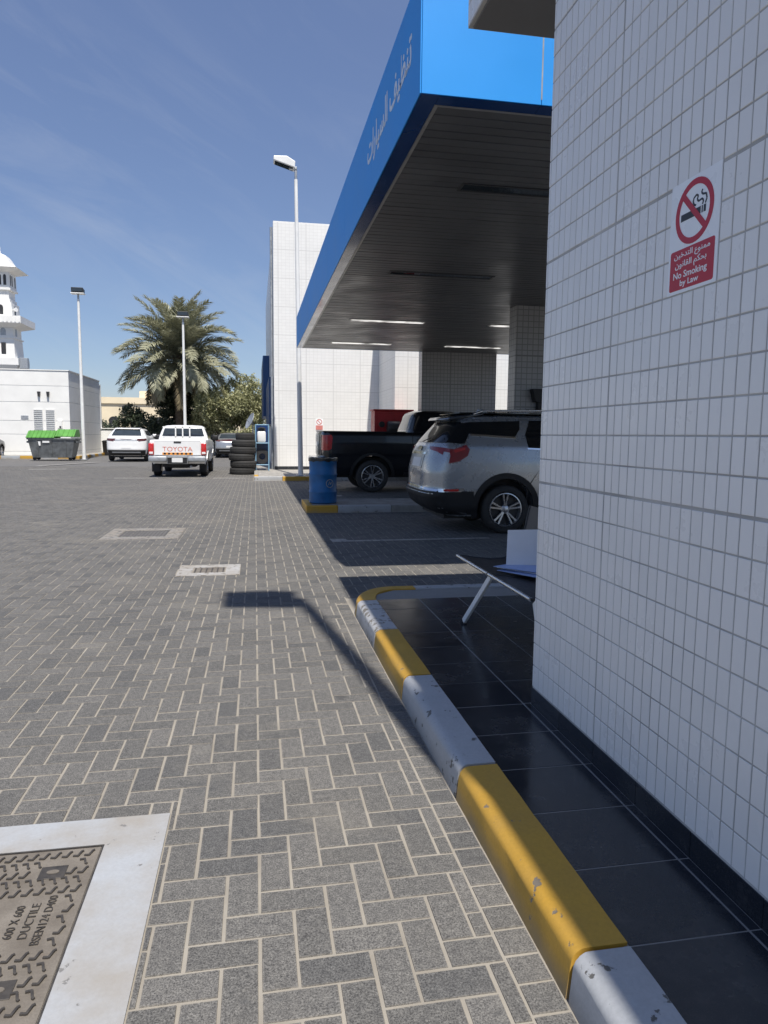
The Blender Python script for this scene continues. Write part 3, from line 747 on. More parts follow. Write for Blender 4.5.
# ---------------------------------------------------------------- drum island
def island(name, lab, x0, x1, y0, y1, yel, cols):
    t = thing(name, lab, 'kerb', ((x0 + x1) / 2, (y0 + y1) / 2, 0))
    wpart('top', MB().box(x0 + .14, x1, y0 + .14, y1 - .14, -.05, .132), 'concrete', t)
    def st(a0, a1, b0, b1, m): wpart('kerb_stone', MB().box(a0, a1, b0, b1, -.05, .14), m, t, bevel=.018, segs=2)
    x = x0; k = 0
    while x < x1 - .02:
        L_ = yel if k == 0 else cols
        m = 'kerb_yellow' if k == 0 else ('kerb_grey' if k % 2 else 'concrete')
        st(x + .002, min(x + L_, x1) - .002, y0, y0 + .138, m); st(x + .002, min(x + L_, x1) - .002, y1 - .138, y1, 'concrete'); x += L_; k += 1
    n = max(1, int((y1 - y0 - .28) / 1.0))
    for q in range(n): st(x0, x0 + .138, y0 + .14 + q * (y1 - y0 - .28) / n + .002, y0 + .14 + (q + 1) * (y1 - y0 - .28) / n - .002, 'kerb_yellow' if q == 0 else 'concrete')
    return t
island('traffic_island', 'narrow kerbed island with a yellow end under the blue drum', .95, 9.3, 13.42, 14.9, .62, 1.05)
# far raised pavement along the tiled block
fi = thing('traffic_island', 'raised kerb and pavement in front of the tall white tiled block', 'kerb', (4, 27, 0))
wpart('top', MB().box(.10, 9.4, 22.98, 45, -.05, .132), 'concrete', fi)
for a, b, m in ((-.04, .86, 'kerb_grey'), (.864, 1.62, 'kerb_yellow'), (1.624, 2.6, 'kerb_yellow'), (2.604, 3.6, 'kerb_grey'), (3.604, 4.6, 'concrete'), (4.604, 5.6, 'concrete'), (5.604, 6.6, 'concrete'), (6.604, 7.6, 'concrete'), (7.604, 9.4, 'concrete')):
    wpart('kerb_stone', MB().box(a, b, 22.82, 22.975, -.05, .14), m, fi, bevel=.018)
for q in range(9):
    wpart('kerb_stone', MB().box(-.04, .097, 22.98 + q * 1.0, 23.976 + q * 1.0, -.05, .14), 'kerb_yellow' if q == 0 else 'concrete', fi, bevel=.018)

# ---------------------------------------------------------------- blue drum
dr = thing('drum', 'blue plastic drum used as a litter bin at the end of the kerb island', 'bin', (1.335, 14.05, .14))
pf = [(.0, 0), (.262, 0), (.275, .015), (.275, .20), (.283, .215), (.283, .235), (.275, .25), (.275, .55), (.283, .565), (.283, .585), (.275, .60), (.275, .84), (.285, .855), (.285, .885), (.262, .885), (.258, .80), (.0, .78)]
part('barrel', MB().lathe(pf, 48), 'drum_blue', dr, smooth=35)
ln = MB(); nn = 40; vs = []; 
for q in range(nn):
    a = 2 * math.pi * q / nn; w_ = random.uniform(-.004, .012)
    for r, z in ((.250, .84), (.262, .90 + w_), (.292, .898 + w_ * .6), (.294, .85 - abs(w_) * 3)): vs.append((r * math.cos(a), r * math.sin(a), z))
ln.add(vs, [(q * 4 + k, ((q + 1) % nn) * 4 + k, ((q + 1) % nn) * 4 + k + 1, q * 4 + k + 1) for q in range(nn) for k in range(3)])
part('bin_liner', ln, 'drum_in', dr, smooth=60)
em = MB(); vs = []; nn = 28
for r in (.085, .070):
    for q in range(nn):
        a = 2 * math.pi * q / nn; u = r * math.cos(a); th = -math.pi / 2 + .42 + u / .28
        vs.append((.2785 * math.cos(th), .2785 * math.sin(th), .40 + r * math.sin(a)))
em.add(vs, [(q, (q + 1) % nn, nn + (q + 1) % nn, nn + q) for q in range(nn)])
for (u0, v0, u1, v1) in ((-.03, -.03, -.01, .04), (-.01, .04, .015, -.02), (.015, -.02, .04, .03)):
    a, b = Vector((u0, v0)), Vector((u1, v1)); d = (b - a).normalized(); n_ = Vector((-d.y, d.x)) * .009
    qd = [a + n_, a - n_, b - n_, b + n_]
    em.add([(.2785 * math.cos(-math.pi / 2 + .42 + p.x / .28), .2785 * math.sin(-math.pi / 2 + .42 + p.x / .28), .40 + p.y) for p in qd], [(0, 1, 2, 3)])
part('emblem', em, 'galv', dr)

# ================================================================== TALL WHITE TILED BLOCK
tb = thing('tiled_building', 'tall white tiled block standing in the sun behind the canopy', 'building', (6, 33, .13))
wpart('wall', MB().box(.74, 16, 27.6, 46, .0, 9.42), 'tilewall', tb)
wpart('front_wing', MB().box(4.82, 16, 24.3, 27.595, .0, 8.2), 'tilewall', tb)
wpart('coping', MB().box(.745, 16.0, 27.605, 46.0, 9.421, 9.46), 'plaster_white', tb)
wpart('skirting', MB().box(.745, 4.81, 27.58, 27.598, .13, .26), 'granite', tb)
wpart('blue_band', MB().box(.56, .738, 28.4, 36, 1.9, 3.75), 'blue_sign', tb, bevel=.02)
wpart('blue_band', MB().box(.42, .738, 36.1, 44, 2.4, 5.4), 'blue_sign', tb, bevel=.02)
wpart('downpipe', MB().tube((.67, 27.9, .13), (.67, 27.9, 9.3), .05), 'galv', tb, smooth=40)
sg2 = thing('no_smoking_sign', 'tiny red and white no smoking notice on the far sunlit tiled wall', 'sign', (2.5, 27.58, 1.9))
wpart('panel', MB().box(2.33, 2.62, 27.585, 27.598, 1.68, 2.12), 'sign_white', sg2)
wpart('red_panel', MB().box(2.34, 2.61, 27.580, 27.5845, 1.69, 1.86), 'sign_faded', sg2)
rg = MB(); vs = []
for rr in (.115, .085):
    for q in range(24): vs.append((2.475 + rr * math.cos(q * math.pi / 12), 27.582, 1.99 + rr * math.sin(q * math.pi / 12)))
rg.add(vs, [(q, (q + 1) % 24, 24 + (q + 1) % 24, 24 + q) for q in range(24)]); wpart('ban_ring', rg, 'sign_faded', sg2)
wpart('ban_bar', MB().prism([(2.39, 2.06), (2.41, 2.08), (2.56, 1.92), (2.54, 1.90)], 'y', 27.581, 27.584), 'sign_faded', sg2)

# red cabinet by the block
rc = thing('red_cabinet', 'red steel cabinet standing behind the dark pickup', 'cabinet', (4.7, 23.6, .13))
wpart('body', MB().box(3.95, 5.25, 23.35, 24.1, .13, 2.32), 'red_cab', rc, bevel=.02)
wpart('door', MB().box(4.02, 4.60, 23.325, 23.349, .3, 2.2), 'red_cab', rc, bevel=.005); wpart('door', MB().box(4.62, 5.18, 23.325, 23.349, .3, 2.2), 'red_cab', rc, bevel=.005)
wpart('lid', MB().box(3.91, 5.29, 23.31, 24.14, 2.321, 2.37), 'red_cab', rc, bevel=.01)
pw = thing('pump_unit', 'dark pump unit in front of the red cabinet', 'pump', (4.55, 23.05, .13))
wpart('motor', MB().lathe([(0, 0), (.2, 0), (.22, .03), (.22, .42), (.2, .45), (0, .45)], 20, 'x', (4.35, 23.12, 1.75)), 'dark_metal', pw, smooth=40)
wpart('stand', MB().box(4.2, 4.95, 23.0, 23.26, .13, 1.54), 'dark_metal', pw, bevel=.01)
wpart('gauge', MB().lathe([(0, 0), (.1, 0), (.1, .05), (0, .05)], 16, 'y', (4.15, 23.05, 1.86)), 'black_plastic', pw, smooth=40)

# ================================================================== LAMP POSTS
def lamp_post(lab, x, y, h, r0, r1, side=-1, lean=0., head=(.72, .36, .16), zb=0., box=False, paint_to=None):
    t = thing('lamp_post', lab, 'lamp post', (x, y, zb), group='floodlight posts round the yard')
    L_ = lean * h
    part('base_plate', MB().box(-.17, .17, -.17, .17, 0, .03), 'galv', t, bevel=.004)
    part('pole', MB().tube((0, 0, .03), (L_, 0, h - .35), r0, r1, 16), 'white_metal', t, smooth=50)
    part('spigot', MB().tube((L_ * .985, 0, h - .50), (L_, 0, h), r1 * .8, r1 * .8, 12), 'galv', t, smooth=50)
    part('bracket', MB().box(L_ + min(0, side * .18) - .03, L_ + max(0, side * .18) + .03, -.06, .06, h - .06, h + .02), 'galv', t, bevel=.01)
    lw, ld, lh = head
    sgn = side
    x0 = L_ + sgn * .04
    if not box:
        pr = [(x0, h - .06), (x0 + sgn * lw, h + .13), (x0 + sgn * lw, h + .26), (x0 + sgn * lw * .35, h + .28), (x0 - sgn * .02, h + .14)]
        hd = part('lamp_head', MB().prism(pr, 'y', -ld / 2, ld / 2), 'white_metal', t, bevel=.025)
        d = Vector((sgn * lw, 0, .19)).normalized(); nn_ = Vector((d.z, 0, -d.x)); nn_ = nn_ if nn_.z < 0 else -nn_
        a = Vector((x0, 0, h - .06)) + d * .06; b = Vector((x0 + sgn * lw, 0, h + .13)) - d * .05
        lens = MB(); vs = []
        for p in (a, b):
            for yy_ in (-ld / 2 + .04, ld / 2 - .04):
                for off in (-.01, .008): vs.append(p + Vector((0, yy_, 0)) + nn_ * off)
        lens.add(vs, [(0, 2, 3, 1), (4, 5, 7, 6), (0, 1, 5, 4), (2, 6, 7, 3), (0, 4, 6, 2), (1, 3, 7, 5)])
        part('lens', lens, 'glass_car', hd)
    else:
        hd = part('lamp_head', MB().prism([(-.24, h - .05), (.16, h - .05), (.22, h + .16), (-.26, h + .22)], 'x', -.30, .30), 'dark_metal', t, bevel=.02)
        part('lens', MB().box(-.25, .25, -.265, -.258, h + .01, h + .17), 'glass_car', hd)
        part('visor', MB().box(-.34, .34, -.26, .18, h - .10, h - .052), 'white_metal', hd, bevel=.008)
    return t
lamp_post('tall white lamp post rising behind the far corner of the blue canopy', 1.48, 23.35, 9.75, .085, .055, -1, -.013, zb=.13, head=(.66, .40, .16))
lamp_post('white lamp post with a dark floodlight beside the green lidded dumpster', -9.25, 40.9, 8.95, .10, .065, -1, .0, box=True)
lamp_post('white lamp post in front of the date palm', -3.95, 42.0, 8.1, .095, .06, -1, .0, box=True)
lamp_post('lamp post beside the tiled wall whose shadow falls across the paving', 1.185, .55, 10.95, .08, .06, -1, .0, zb=.13, head=(.645, .56, .16))

# ================================================================== VEHICLES
def interp(z, zs, vs): return np.interp(z, zs, vs)
class Shell:
    """Body whose plan outline at height z runs from xr(z) to xf(z) with half width w(z)."""
    def __init__(s, zs, xr, xf, w, Rr=.5, Rf=.7, p=3.4, ns=18):
        # smooth the controls a little
        zz = np.linspace(zs[0], zs[-1], 160)
        def sm(v):
            a = np.interp(zz, zs, v); k = np.array([1, 2, 3, 2, 1]) / 9.; b = np.convolve(np.pad(a, 2, 'edge'), k, 'valid'); return b
        s.zz, s.xr_, s.xf_, s.w_ = zz, sm(xr), sm(xf), sm(w); s.Rr, s.Rf, s.p, s.ns = Rr, Rf, p, ns; s.zs = zs
    def xr(s, z): return np.interp(z, s.zz, s.xr_)
    def xf(s, z): return np.interp(z, s.zz, s.xf_)
    def w(s, z): return np.interp(z, s.zz, s.w_)
    def side(s, x, z):
        xr, xf, w = s.xr(z), s.xf(z), s.w(z)
        q = lambda u: (1 - (1 - min(max(u, 0), 1)) ** s.p) ** (1 / s.p)
        return w * q((x - xr) / s.Rr) * q((xf - x) / s.Rf)
    def rear(s, y, z):
        f = min(abs(y) / s.w(z), .9999); return s.xr(z) + s.Rr * (1 - (1 - f ** s.p) ** (1 / s.p))
    def front(s, y, z):
        f = min(abs(y) / s.w(z), .9999); return s.xf(z) - s.Rf * (1 - (1 - f ** s.p) ** (1 / s.p))
    def mesh(s, name, zlist, cap=True):
        fr = [0, .25, .45, .6, .72, .82, .90, .95, .98]
        rows = []
        for z in zlist:
            w = s.w(z); row = []
            for f in fr: row.append((s.rear(f * w, z), f * w))
            xa, xb = s.xr(z) + s.Rr, s.xf(z) - s.Rf
            if xb < xa: xa = xb = (xa + xb) / 2
            for q in range(s.ns + 1): row.append((xa + (xb - xa) * q / s.ns, w))
            for f in reversed(fr): row.append((s.front(f * w, z), f * w))
            full_ = [(x, -y, z) for x, y in row] + [(x, y, z) for x, y in reversed(row[1:-1])]
            rows.append(full_)
        n = len(rows[0]); mb = MB()
        for r in rows: mb.v += r
        for k in range(len(rows) - 1):
            for q in range(n): mb.f.append((k * n + q, k * n + (q + 1) % n, (k + 1) * n + (q + 1) % n, (k + 1) * n + q))
        if cap: mb.f += [tuple(range(n - 1, -1, -1)), tuple((len(rows) - 1) * n + q for q in range(n))]
        return mb.mesh(name)
def boolean(me, cutters, op='DIFFERENCE'):
    o = bpy.data.objects.new('tmp', me); COL.objects.link(o); cs = []
    for c in cutters:
        co = bpy.data.objects.new('cut', c); COL.objects.link(co); cs.append(co)
        md = o.modifiers.new('b', 'BOOLEAN'); md.operation = op; md.object = co; md.solver = 'EXACT'
    dg = bpy.context.evaluated_depsgraph_get(); dg.update()
    out = bpy.data.meshes.new_from_object(o.evaluated_get(dg))
    bpy.data.objects.remove(o)
    for co in cs: bpy.data.objects.remove(co)
    out.materials.clear()
    return out
def patch(name, sh, kind, poly, mat, root, off=.006, depth=.02, step=.06):
    """panel following the body: kind R/L side in (x,z), B/F rear/front in (y,z)"""
    bm = bmesh.new()
    vs = [bm.verts.new((u, v, 0)) for u, v in poly]; bm.faces.new(vs)
    us = [p[0] for p in poly]; vv = [p[1] for p in poly]
    for a, lo, hi in ((0, min(us), max(us)), (1, min(vv), max(vv))):
        n = int((hi - lo) / step)
        for q in range(1, n + 1):
            co = [0, 0, 0]; no = [0, 0, 0]; co[a] = lo + (hi - lo) * q / (n + 1); no[a] = 1
            bmesh.ops.bisect_plane(bm, geom=bm.verts[:] + bm.edges[:] + bm.faces[:], plane_co=co, plane_no=no)
    bmesh.ops.triangulate(bm, faces=[f for f in bm.faces if len(f.verts) > 4])
    sgn = -1 if kind == 'R' else 1
    def P(u, v):
        if kind in 'RL': return np.array([u, sgn * sh.side(u, v), v])
        if kind == 'B': return np.array([sh.rear(u, v), u, v])
        return np.array([sh.front(u, v), u, v])
    out = {}
    e = .008
    for vtx in bm.verts:
        u, v = vtx.co.x, vtx.co.y
        p = P(u, v); du = P(u + e, v) - P(u - e, v); dv = P(u, v + e) - P(u, v - e)
        n = np.cross(du, dv); l = np.linalg.norm(n); n = n / l if l > 1e-9 else np.array([0, 0, 1.])
        ref = {'R': (0, -1, 0), 'L': (0, 1, 0), 'B': (-1, 0, 0), 'F': (1, 0, 0)}[kind]
        if np.dot(n, ref) < 0: n = -n
        out[vtx] = (p, n)
    for vtx, (p, n) in out.items(): vtx.co = Vector(p + n * off)
    r = bmesh.ops.extrude_face_region(bm, geom=bm.faces[:])
    src = {tuple(np.round(p + n * off, 6)): n for p, n in out.values()}
    for vtx in [g_ for g_ in r['geom'] if isinstance(g_, bmesh.types.BMVert)]:
        n = src.get(tuple(np.round(np.array(vtx.co), 6)))
        if n is None:
            k = min(src.keys(), key=lambda q: sum((a - b) ** 2 for a, b in zip(q, vtx.co))); n = src[k]
        vtx.co = vtx.co - Vector(n * depth)
    bmesh.ops.recalc_face_normals(bm, faces=bm.faces[:])
    me = bpy.data.meshes.new(name); bm.to_mesh(me); bm.free(); smooth_mesh(me, 35)
    return link(name, me, mat, root)
WH = {}
def wheel(root, x, y, r, wdt, side, spokes=5, rimf=.70, twin=True, rimmat='alloy', tyre=True):
    key = (r, wdt, spokes, rimf, twin, rimmat)
    if key not in WH:
        h = wdt / 2; ri = r * rimf
        ty = MB().lathe([(ri, -h * .80), (ri + .02, -h), (r - .05, -h), (r - .015, -h * .86), (r, -h * .6), (r, h * .6), (r - .015, h * .86), (r - .05, h), (ri + .02, h), (ri, h * .80), (ri - .01, 0)], 44, 'y', close=True).mesh('tyre', 40)
        rm = MB()
        rm.lathe([(ri - .004, -h * .84), (ri - .018, -h * .86), (ri - .026, -h * .70), (ri - .03, h * .5)], 40, 'y')
        rm.lathe([(0, -h * .66), (.055, -h * .66), (.07, -h * .56), (.07, -h * .2), (0, -h * .2)], 20, 'y')
        for k in range(spokes):
            for da in ((-.13, .13) if twin else (0,)):
                a = 2 * math.pi * k / spokes + math.pi / 2; a0, a1 = a + da * .9, a + da * 1.25
                w0, w1 = (.016, .020) if twin else (.034, .042)
                p0 = Vector((math.cos(a0), 0, math.sin(a0))) * .05; p1 = Vector((math.cos(a1), 0, math.sin(a1))) * (ri - .02)
                d = (p1 - p0).normalized(); n_ = Vector((-d.z, 0, d.x))
                vs = []
                for p, w_, yy0, yy1 in ((p0, w0, -h * .66, -h * .38), (p1, w1, -h * .80, -h * .5)):
                    vs += [p + n_ * w_ + Vector((0, yy1, 0)), p - n_ * w_ + Vector((0, yy1, 0)), p - n_ * w_ * .7 + Vector((0, yy0, 0)), p + n_ * w_ * .7 + Vector((0, yy0, 0))]
                rm.add(vs, [(0, 1, 2, 3), (4, 7, 6, 5), (0, 4, 5, 1), (1, 5, 6, 2), (2, 6, 7, 3), (3, 7, 4, 0)])
        rmm = rm.mesh('rim', 40)
        dk = MB().lathe([(0, -h * .12), (ri - .03, -h * .12), (ri - .03, h * .2), (0, h * .2)], 28, 'y').mesh('brake_disc', 40)
        WH[key] = (ty, rmm, dk)
    ty, rmm, dk = WH[key]
    o = link('tyre', ty, 'rubber', root, (x, y, r))
    if side > 0: o.rotation_euler = (0, 0, math.pi)
    link('rim', rmm, rimmat, o); link('brake_disc', dk, 'dark_metal', o)
    return o
def arch_cut(x, r, w, z=None): return MB().lathe([(0, -w), (r, -w), (r, w), (0, w)], 40, 'y', (x, 0, z if z is not None else r * .93)).mesh('cut')
def zlv(zs, extra=10):
    out = []
    for a, b in zip(zs[:-1], zs[1:]):
        n = max(2, int((b - a) / .035))
        out += list(np.linspace(a, b, n, endpoint=False))
    return out + [zs[-1]]
def arc_poly(x, z, r0, r1, a0, a1, n=20):
    o_ = [(x + r1 * math.cos(t), z + r1 * math.sin(t)) for t in np.linspace(a0, a1, n)]
    i_ = [(x + r0 * math.cos(t), z + r0 * math.sin(t)) for t in np.linspace(a1, a0, n)]
    return o_ + i_
def mirror(name, root, x, y, z, mat):
    o = part(name, MB().box(x - .07, x + .07, min(y, y + .001) - .11, max(y, y) + .11, z - .08, z + .09), mat, root, bevel=.035, segs=3, smooth=60)
    return o

# ---- silver SUV under the canopy (front towards +x), origin at rear bumper, on its centre line
def silver_suv():
    t = thing('parked_suv', 'silver SUV parked nose in under the canopy, its rear towards the yard', 'SUV', (2.53, 11.19, 0), 0)
    up = lambda z: z if z < 1.40 else 1.40 + (z - 1.40) * 1.30
    zs = [up(z) for z in (.27, .40, .62, .70, .95, 1.10, 1.32, 1.40, 1.52, 1.64, 1.70, 1.74, 1.757)]
    xr = [.32, .10, .00, .05, .05, .08, .14, .20, .33, .47, .56, 1.0, 1.6]
    xf = [4.62, 4.85, 4.90, 4.90, 4.82, 4.3, 3.75, 3.55, 3.2, 2.9, 2.7, 2.4, 2.0]
    w = [.86, .93, .955, .96, .965, .96, .93, .90, .84, .775, .72, .55, .2]
    sh = Shell(zs, xr, xf, w, .44, .8, 3.8, 26)
    def upatch(n_, s_, k_, poly, *a, **k): return patch(n_, s_, k_, [(u, up(v)) for u, v in poly], *a, **k)
    body = boolean(sh.mesh('body', zlv(zs)), [arch_cut(1.27, .46, 1.2, .40), arch_cut(4.05, .46, 1.2, .40)])
    smooth_mesh(body, 40); part('body', body, 'car_silver', t)
    part('underbody', MB().box(.35, 4.5, -.70, .70, .22, .85), 'black_plastic', t)
    for x in (1.27, 4.05):
        for s_, k in ((-1, 'R'), (1, 'L')):
            upatch('wheel_arch_trim', sh, k, arc_poly(x, .40, .455, .545, math.radians(-18), math.radians(198), 26), 'black_plastic', t, .010, .03)
            wheel(t, x, s_ * .845, .375, .24, s_, 5, .705)
    for k in 'RL':
        upatch('sill_trim', sh, k, [(1.78, .275), (3.5, .275), (3.5, .46), (1.78, .46)], 'black_plastic', t, .010, .03)
        upatch('bumper_trim', sh, k, [(.42, .30), (.78, .30), (.745, .66), (.13, .675), (.16, .50)], 'black_plastic', t, .009, .03)
        # floating roof: one dark band of glass from the tailgate to the screen
        upatch('side_window', sh, k, [(.27, 1.40), (.60, 1.385), (.68, 1.505), (1.42, 1.475), (1.50, 1.56), (1.52, 1.66), (.74, 1.64), (.53, 1.62)], 'glass_dark', t, .006, .02)
        upatch('side_window', sh, k, [(1.62, 1.33), (2.5, 1.29), (2.5, 1.665), (1.68, 1.665), (1.585, 1.50)], 'glass_dark', t, .006, .02)
        upatch('side_window', sh, k, [(2.54, 1.29), (3.55, 1.27), (3.05, 1.56), (2.80, 1.655), (2.54, 1.665)], 'glass_dark', t, .006, .02)
        upatch('window_trim', sh, k, [(.70, 1.480), (1.43, 1.450), (1.43, 1.472), (.70, 1.502)], 'chrome', t, .009, .02)
        upatch('window_trim', sh, k, [(1.60, 1.305), (3.6, 1.245), (3.6, 1.265), (1.60, 1.327)], 'chrome', t, .009, .02)
        upatch('tail_light', sh, k, [(.17, 1.335), (.42, 1.30), (.62, 1.365), (.675, 1.30), (.64, 1.20), (.50, 1.115), (.34, 1.085), (.37, 1.20), (.36, 1.25), (.16, 1.285)], 'lamp_red', t, .010, .03, .04)
        upatch('lamp_glow_bar', sh, k, [(.42, 1.285), (.60, 1.33), (.60, 1.295), (.44, 1.245)], 'lamp_red_bright', t, .013, .01, .04)
        upatch('bumper_chrome', sh, k, [(.20, .700), (.58, .715), (.60, .685), (.54, .655), (.20, .650)], 'chrome', t, .012, .02)
        upatch('reflector', sh, k, [(.27, .695), (.50, .70), (.50, .665), (.27, .665)], 'lamp_red_bright', t, .017, .01)
        upatch('door_gap', sh, k, [(1.60, .50), (1.615, .50), (1.615, .70), (1.80, 1.0), (1.80, 1.02), (1.60, 1.33), (1.585, 1.33), (1.785, 1.01), (1.60, .71)][:4] + [(1.60, .72)], 'black_plastic', t, .002, .01)
        upatch('door_gap', sh, k, [(2.515, .48), (2.527, .48), (2.527, 1.30), (2.515, 1.30)], 'black_plastic', t, .002, .01)
        upatch('door_handle', sh, k, [(1.85, 1.10), (2.06, 1.105), (2.06, 1.14), (1.85, 1.135)], 'chrome', t, .03, .04)
        s_ = -1 if k == 'R' else 1
        part('roof_rail', MB().path([(.80, s_ * .67, 1.84), (.95, s_ * .66, 1.89), (2.2, s_ * .64, 1.915), (2.55, s_ * .63, 1.85)], .018), 'steel', t, smooth=60)
        part('mirror', MB().box(3.18, 3.36, s_ * .95 - .12, s_ * .95 + .14, 1.22, 1.38), 'car_silver', t, bevel=.04, segs=3, smooth=60)
    part('spoiler', MB().prism([(.40, 1.755), (.44, 1.805), (.98, 1.872), (.98, 1.83), (.60, 1.745), (.44, 1.735)], 'y', -.655, .655), 'car_black', t, bevel=.02, smooth=50)
    part('roof_panel', MB().prism([(.60, -.60), (2.5, -.60), (2.5, .60), (.60, .60)], 'z', 1.848, 1.868), 'glass_dark', t, bevel=.006)
    part('antenna_fin', MB().prism([(1.05, 1.868), (1.30, 1.868), (1.17, 1.945), (1.09, 1.95)], 'y', -.025, .025), 'car_silver', t, bevel=.012)
    upatch('rear_window', sh, 'B', [(-.83, 1.395), (.83, 1.395), (.75, 1.60), (.70, 1.645), (-.70, 1.645), (-.75, 1.60)], 'glass_dark', t, .006, .02)
    for s_ in (-1, 1):
        upatch('tail_light', sh, 'B', [(s_ * .52, 1.335), (s_ * .885, 1.31), (s_ * .89, 1.215), (s_ * .80, 1.26), (s_ * .58, 1.29)], 'lamp_red', t, .011, .03, .04)
    upatch('lower_bumper', sh, 'B', [(-.90, .30), (.90, .30), (.93, .655), (-.93, .655)], 'black_plastic', t, .008, .03)
    upatch('bumper_chrome', sh, 'B', [(-.93, .69), (-.60, .705), (.60, .705), (.93, .69), (.90, .655), (.55, .675), (-.55, .675), (-.90, .655)], 'chrome', t, .012, .02)
    upatch('plate_recess', sh, 'B', [(-.34, .98), (.34, .98), (.38, 1.21), (-.38, 1.21)], 'car_grey', t, .006, .01)
    upatch('number_plate', sh, 'B', [(-.26, 1.01), (.26, 1.01), (.26, 1.15), (-.26, 1.15)], 'plate', t, .014, .012)
    upatch('chrome_bar', sh, 'B', [(-.46, 1.205), (.46, 1.205), (.46, 1.245), (-.46, 1.245)], 'chrome', t, .020, .02)
    upatch('badge', sh, 'B', [(.13 * math.cos(a), 1.30 + .035 * math.sin(a)) for a in np.linspace(0, 2 * math.pi, 14, endpoint=False)], 'chrome', t, .014, .015)
    part('wiper', MB().path([(sh.rear(0, 1.40) - .03, 0, 1.41), (sh.rear(.3, 1.46) - .03, -.32, 1.47)], .008), 'black_plastic', t)
    return t
silver_suv()

# ---- dark pickup
def navy_pickup():
    t = thing('pickup_truck', 'dark navy pickup truck parked under the canopy beyond the blue drum', 'pickup', (1.66, 19.12, 0), 0)
    zs = [.45, .60, .85, 1.0, 1.30, 1.52, 1.58]
    xr = [.30, .10, .02, .0, .0, .0, .03]; xf = [5.7, 5.85, 5.88, 5.88, 5.80, 5.5, 5.0]; w = [.95, 1.00, 1.02, 1.03, 1.03, 1.01, .98]
    sh = Shell(zs, xr, xf, w, .16, .6, 2.6, 26)
    bed = MB().box(.10, 2.22, -.86, .86, 1.0, 1.8).mesh('cut')
    body = boolean(sh.mesh('body', zlv(zs)), [arch_cut(1.36, .53, 1.3, .44), arch_cut(4.95, .53, 1.3, .44), bed]); smooth_mesh(body, 35); part('body', body, 'car_navy', t)
    part('chassis', MB().box(.35, 5.4, -.68, .68, .38, .9), 'black_plastic', t)
    zs2 = [1.55, 1.62, 1.80, 2.0, 2.10, 2.16, 2.185]; xr2 = [2.30, 2.32, 2.38, 2.45, 2.50, 2.62, 2.9]; xf2 = [5.0, 4.75, 4.45, 4.1, 3.9, 3.7, 3.4]; w2 = [.98, .97, .91, .84, .80, .68, .3]
    cb = Shell(zs2, xr2, xf2, w2, .22, .35, 3.0, 16)
    cabm = cb.mesh('cab', zlv(zs2)); smooth_mesh(cabm, 40); part('cab', cabm, 'car_navy', t)
    patch('rear_window', cb, 'B', [(-.80, 1.66), (.80, 1.66), (.70, 2.06), (-.70, 2.06)], 'glass_car', t, .006, .02)
    for k, s_ in (('R', -1), ('L', 1)):
        patch('side_window', cb, k, [(2.62, 1.62), (3.40, 1.62), (3.40, 2.06), (2.75, 2.06)], 'glass_dark', t); patch('side_window', cb, k, [(3.46, 1.62), (4.45, 1.62), (3.98, 2.04), (3.46, 2.06)], 'glass_dark', t)
        patch('tail_light', sh, k, [(.06, 1.48), (.27, 1.50), (.31, 1.44), (.28, 1.14), (.20, 1.10), (.06, 1.10)], 'lamp_red_bright', t, .010, .03, .05)
        for x in (1.36, 4.95):
            patch('wheel_arch_trim', sh, k, arc_poly(x, .44, .525, .60, math.radians(0), math.radians(180), 24), 'black_plastic', t, .012, .03)
            wheel(t, x, s_ * .905, .425, .27, s_, 6, .70, True)
        part('bed_rail', MB().box(.06, 2.24, s_ * .945 - .05, s_ * .945 + .05, 1.572, 1.60), 'black_plastic', t, bevel=.012)
        part('mirror', MB().box(4.25, 4.42, s_ * 1.13 - .14, s_ * 1.13 + .14, 1.52, 1.80), 'black_plastic', t, bevel=.04, smooth=60)
        patch('door_handle', sh, k, [(2.55, 1.36), (2.78, 1.36), (2.78, 1.40), (2.55, 1.40)], 'black_plastic', t, .03, .04)
        patch('side_step', sh, k, [(2.2, .46), (4.2, .46), (4.2, .53), (2.2, .53)], 'black_plastic', t, .06, .10)
        patch('door_gap', sh, k, [(3.42, .60), (3.435, .60), (3.435, 1.55), (3.42, 1.55)], 'black_plastic', t, .002, .01)
        patch('door_gap', sh, k, [(2.42, .60), (2.435, .60), (2.435, 1.55), (2.42, 1.55)], 'black_plastic', t, .002, .01)
        patch('tail_light', sh, 'B', [(s_ * .84, 1.10), (s_ * 1.01, 1.12), (s_ * 1.01, 1.48), (s_ * .86, 1.49)], 'lamp_red_bright', t, .010, .03, .05)
    part('bumper', MB().prism([(-.16, -.98), (-.20, 0), (-.16, .98), (.12, .98), (.12, -.98)], 'z', .66, .92), 'chrome', t, bevel=.03, smooth=50)
    patch('tailgate_panel', sh, 'B', [(-.80, .98), (.80, .98), (.80, 1.50), (-.80, 1.50)], 'car_navy', t, .010, .02)
    patch('number_plate', sh, 'B', [(-.26, .74), (.26, .74), (.26, .88), (-.26, .88)], 'plate', t, .24, .02)
    patch('badge', sh, 'B', [(.26 * math.cos(a), 1.26 + .07 * math.sin(a)) for a in np.linspace(0, 2 * math.pi, 14, endpoint=False)], 'chrome', t, .018, .015)
    return t
navy_pickup()

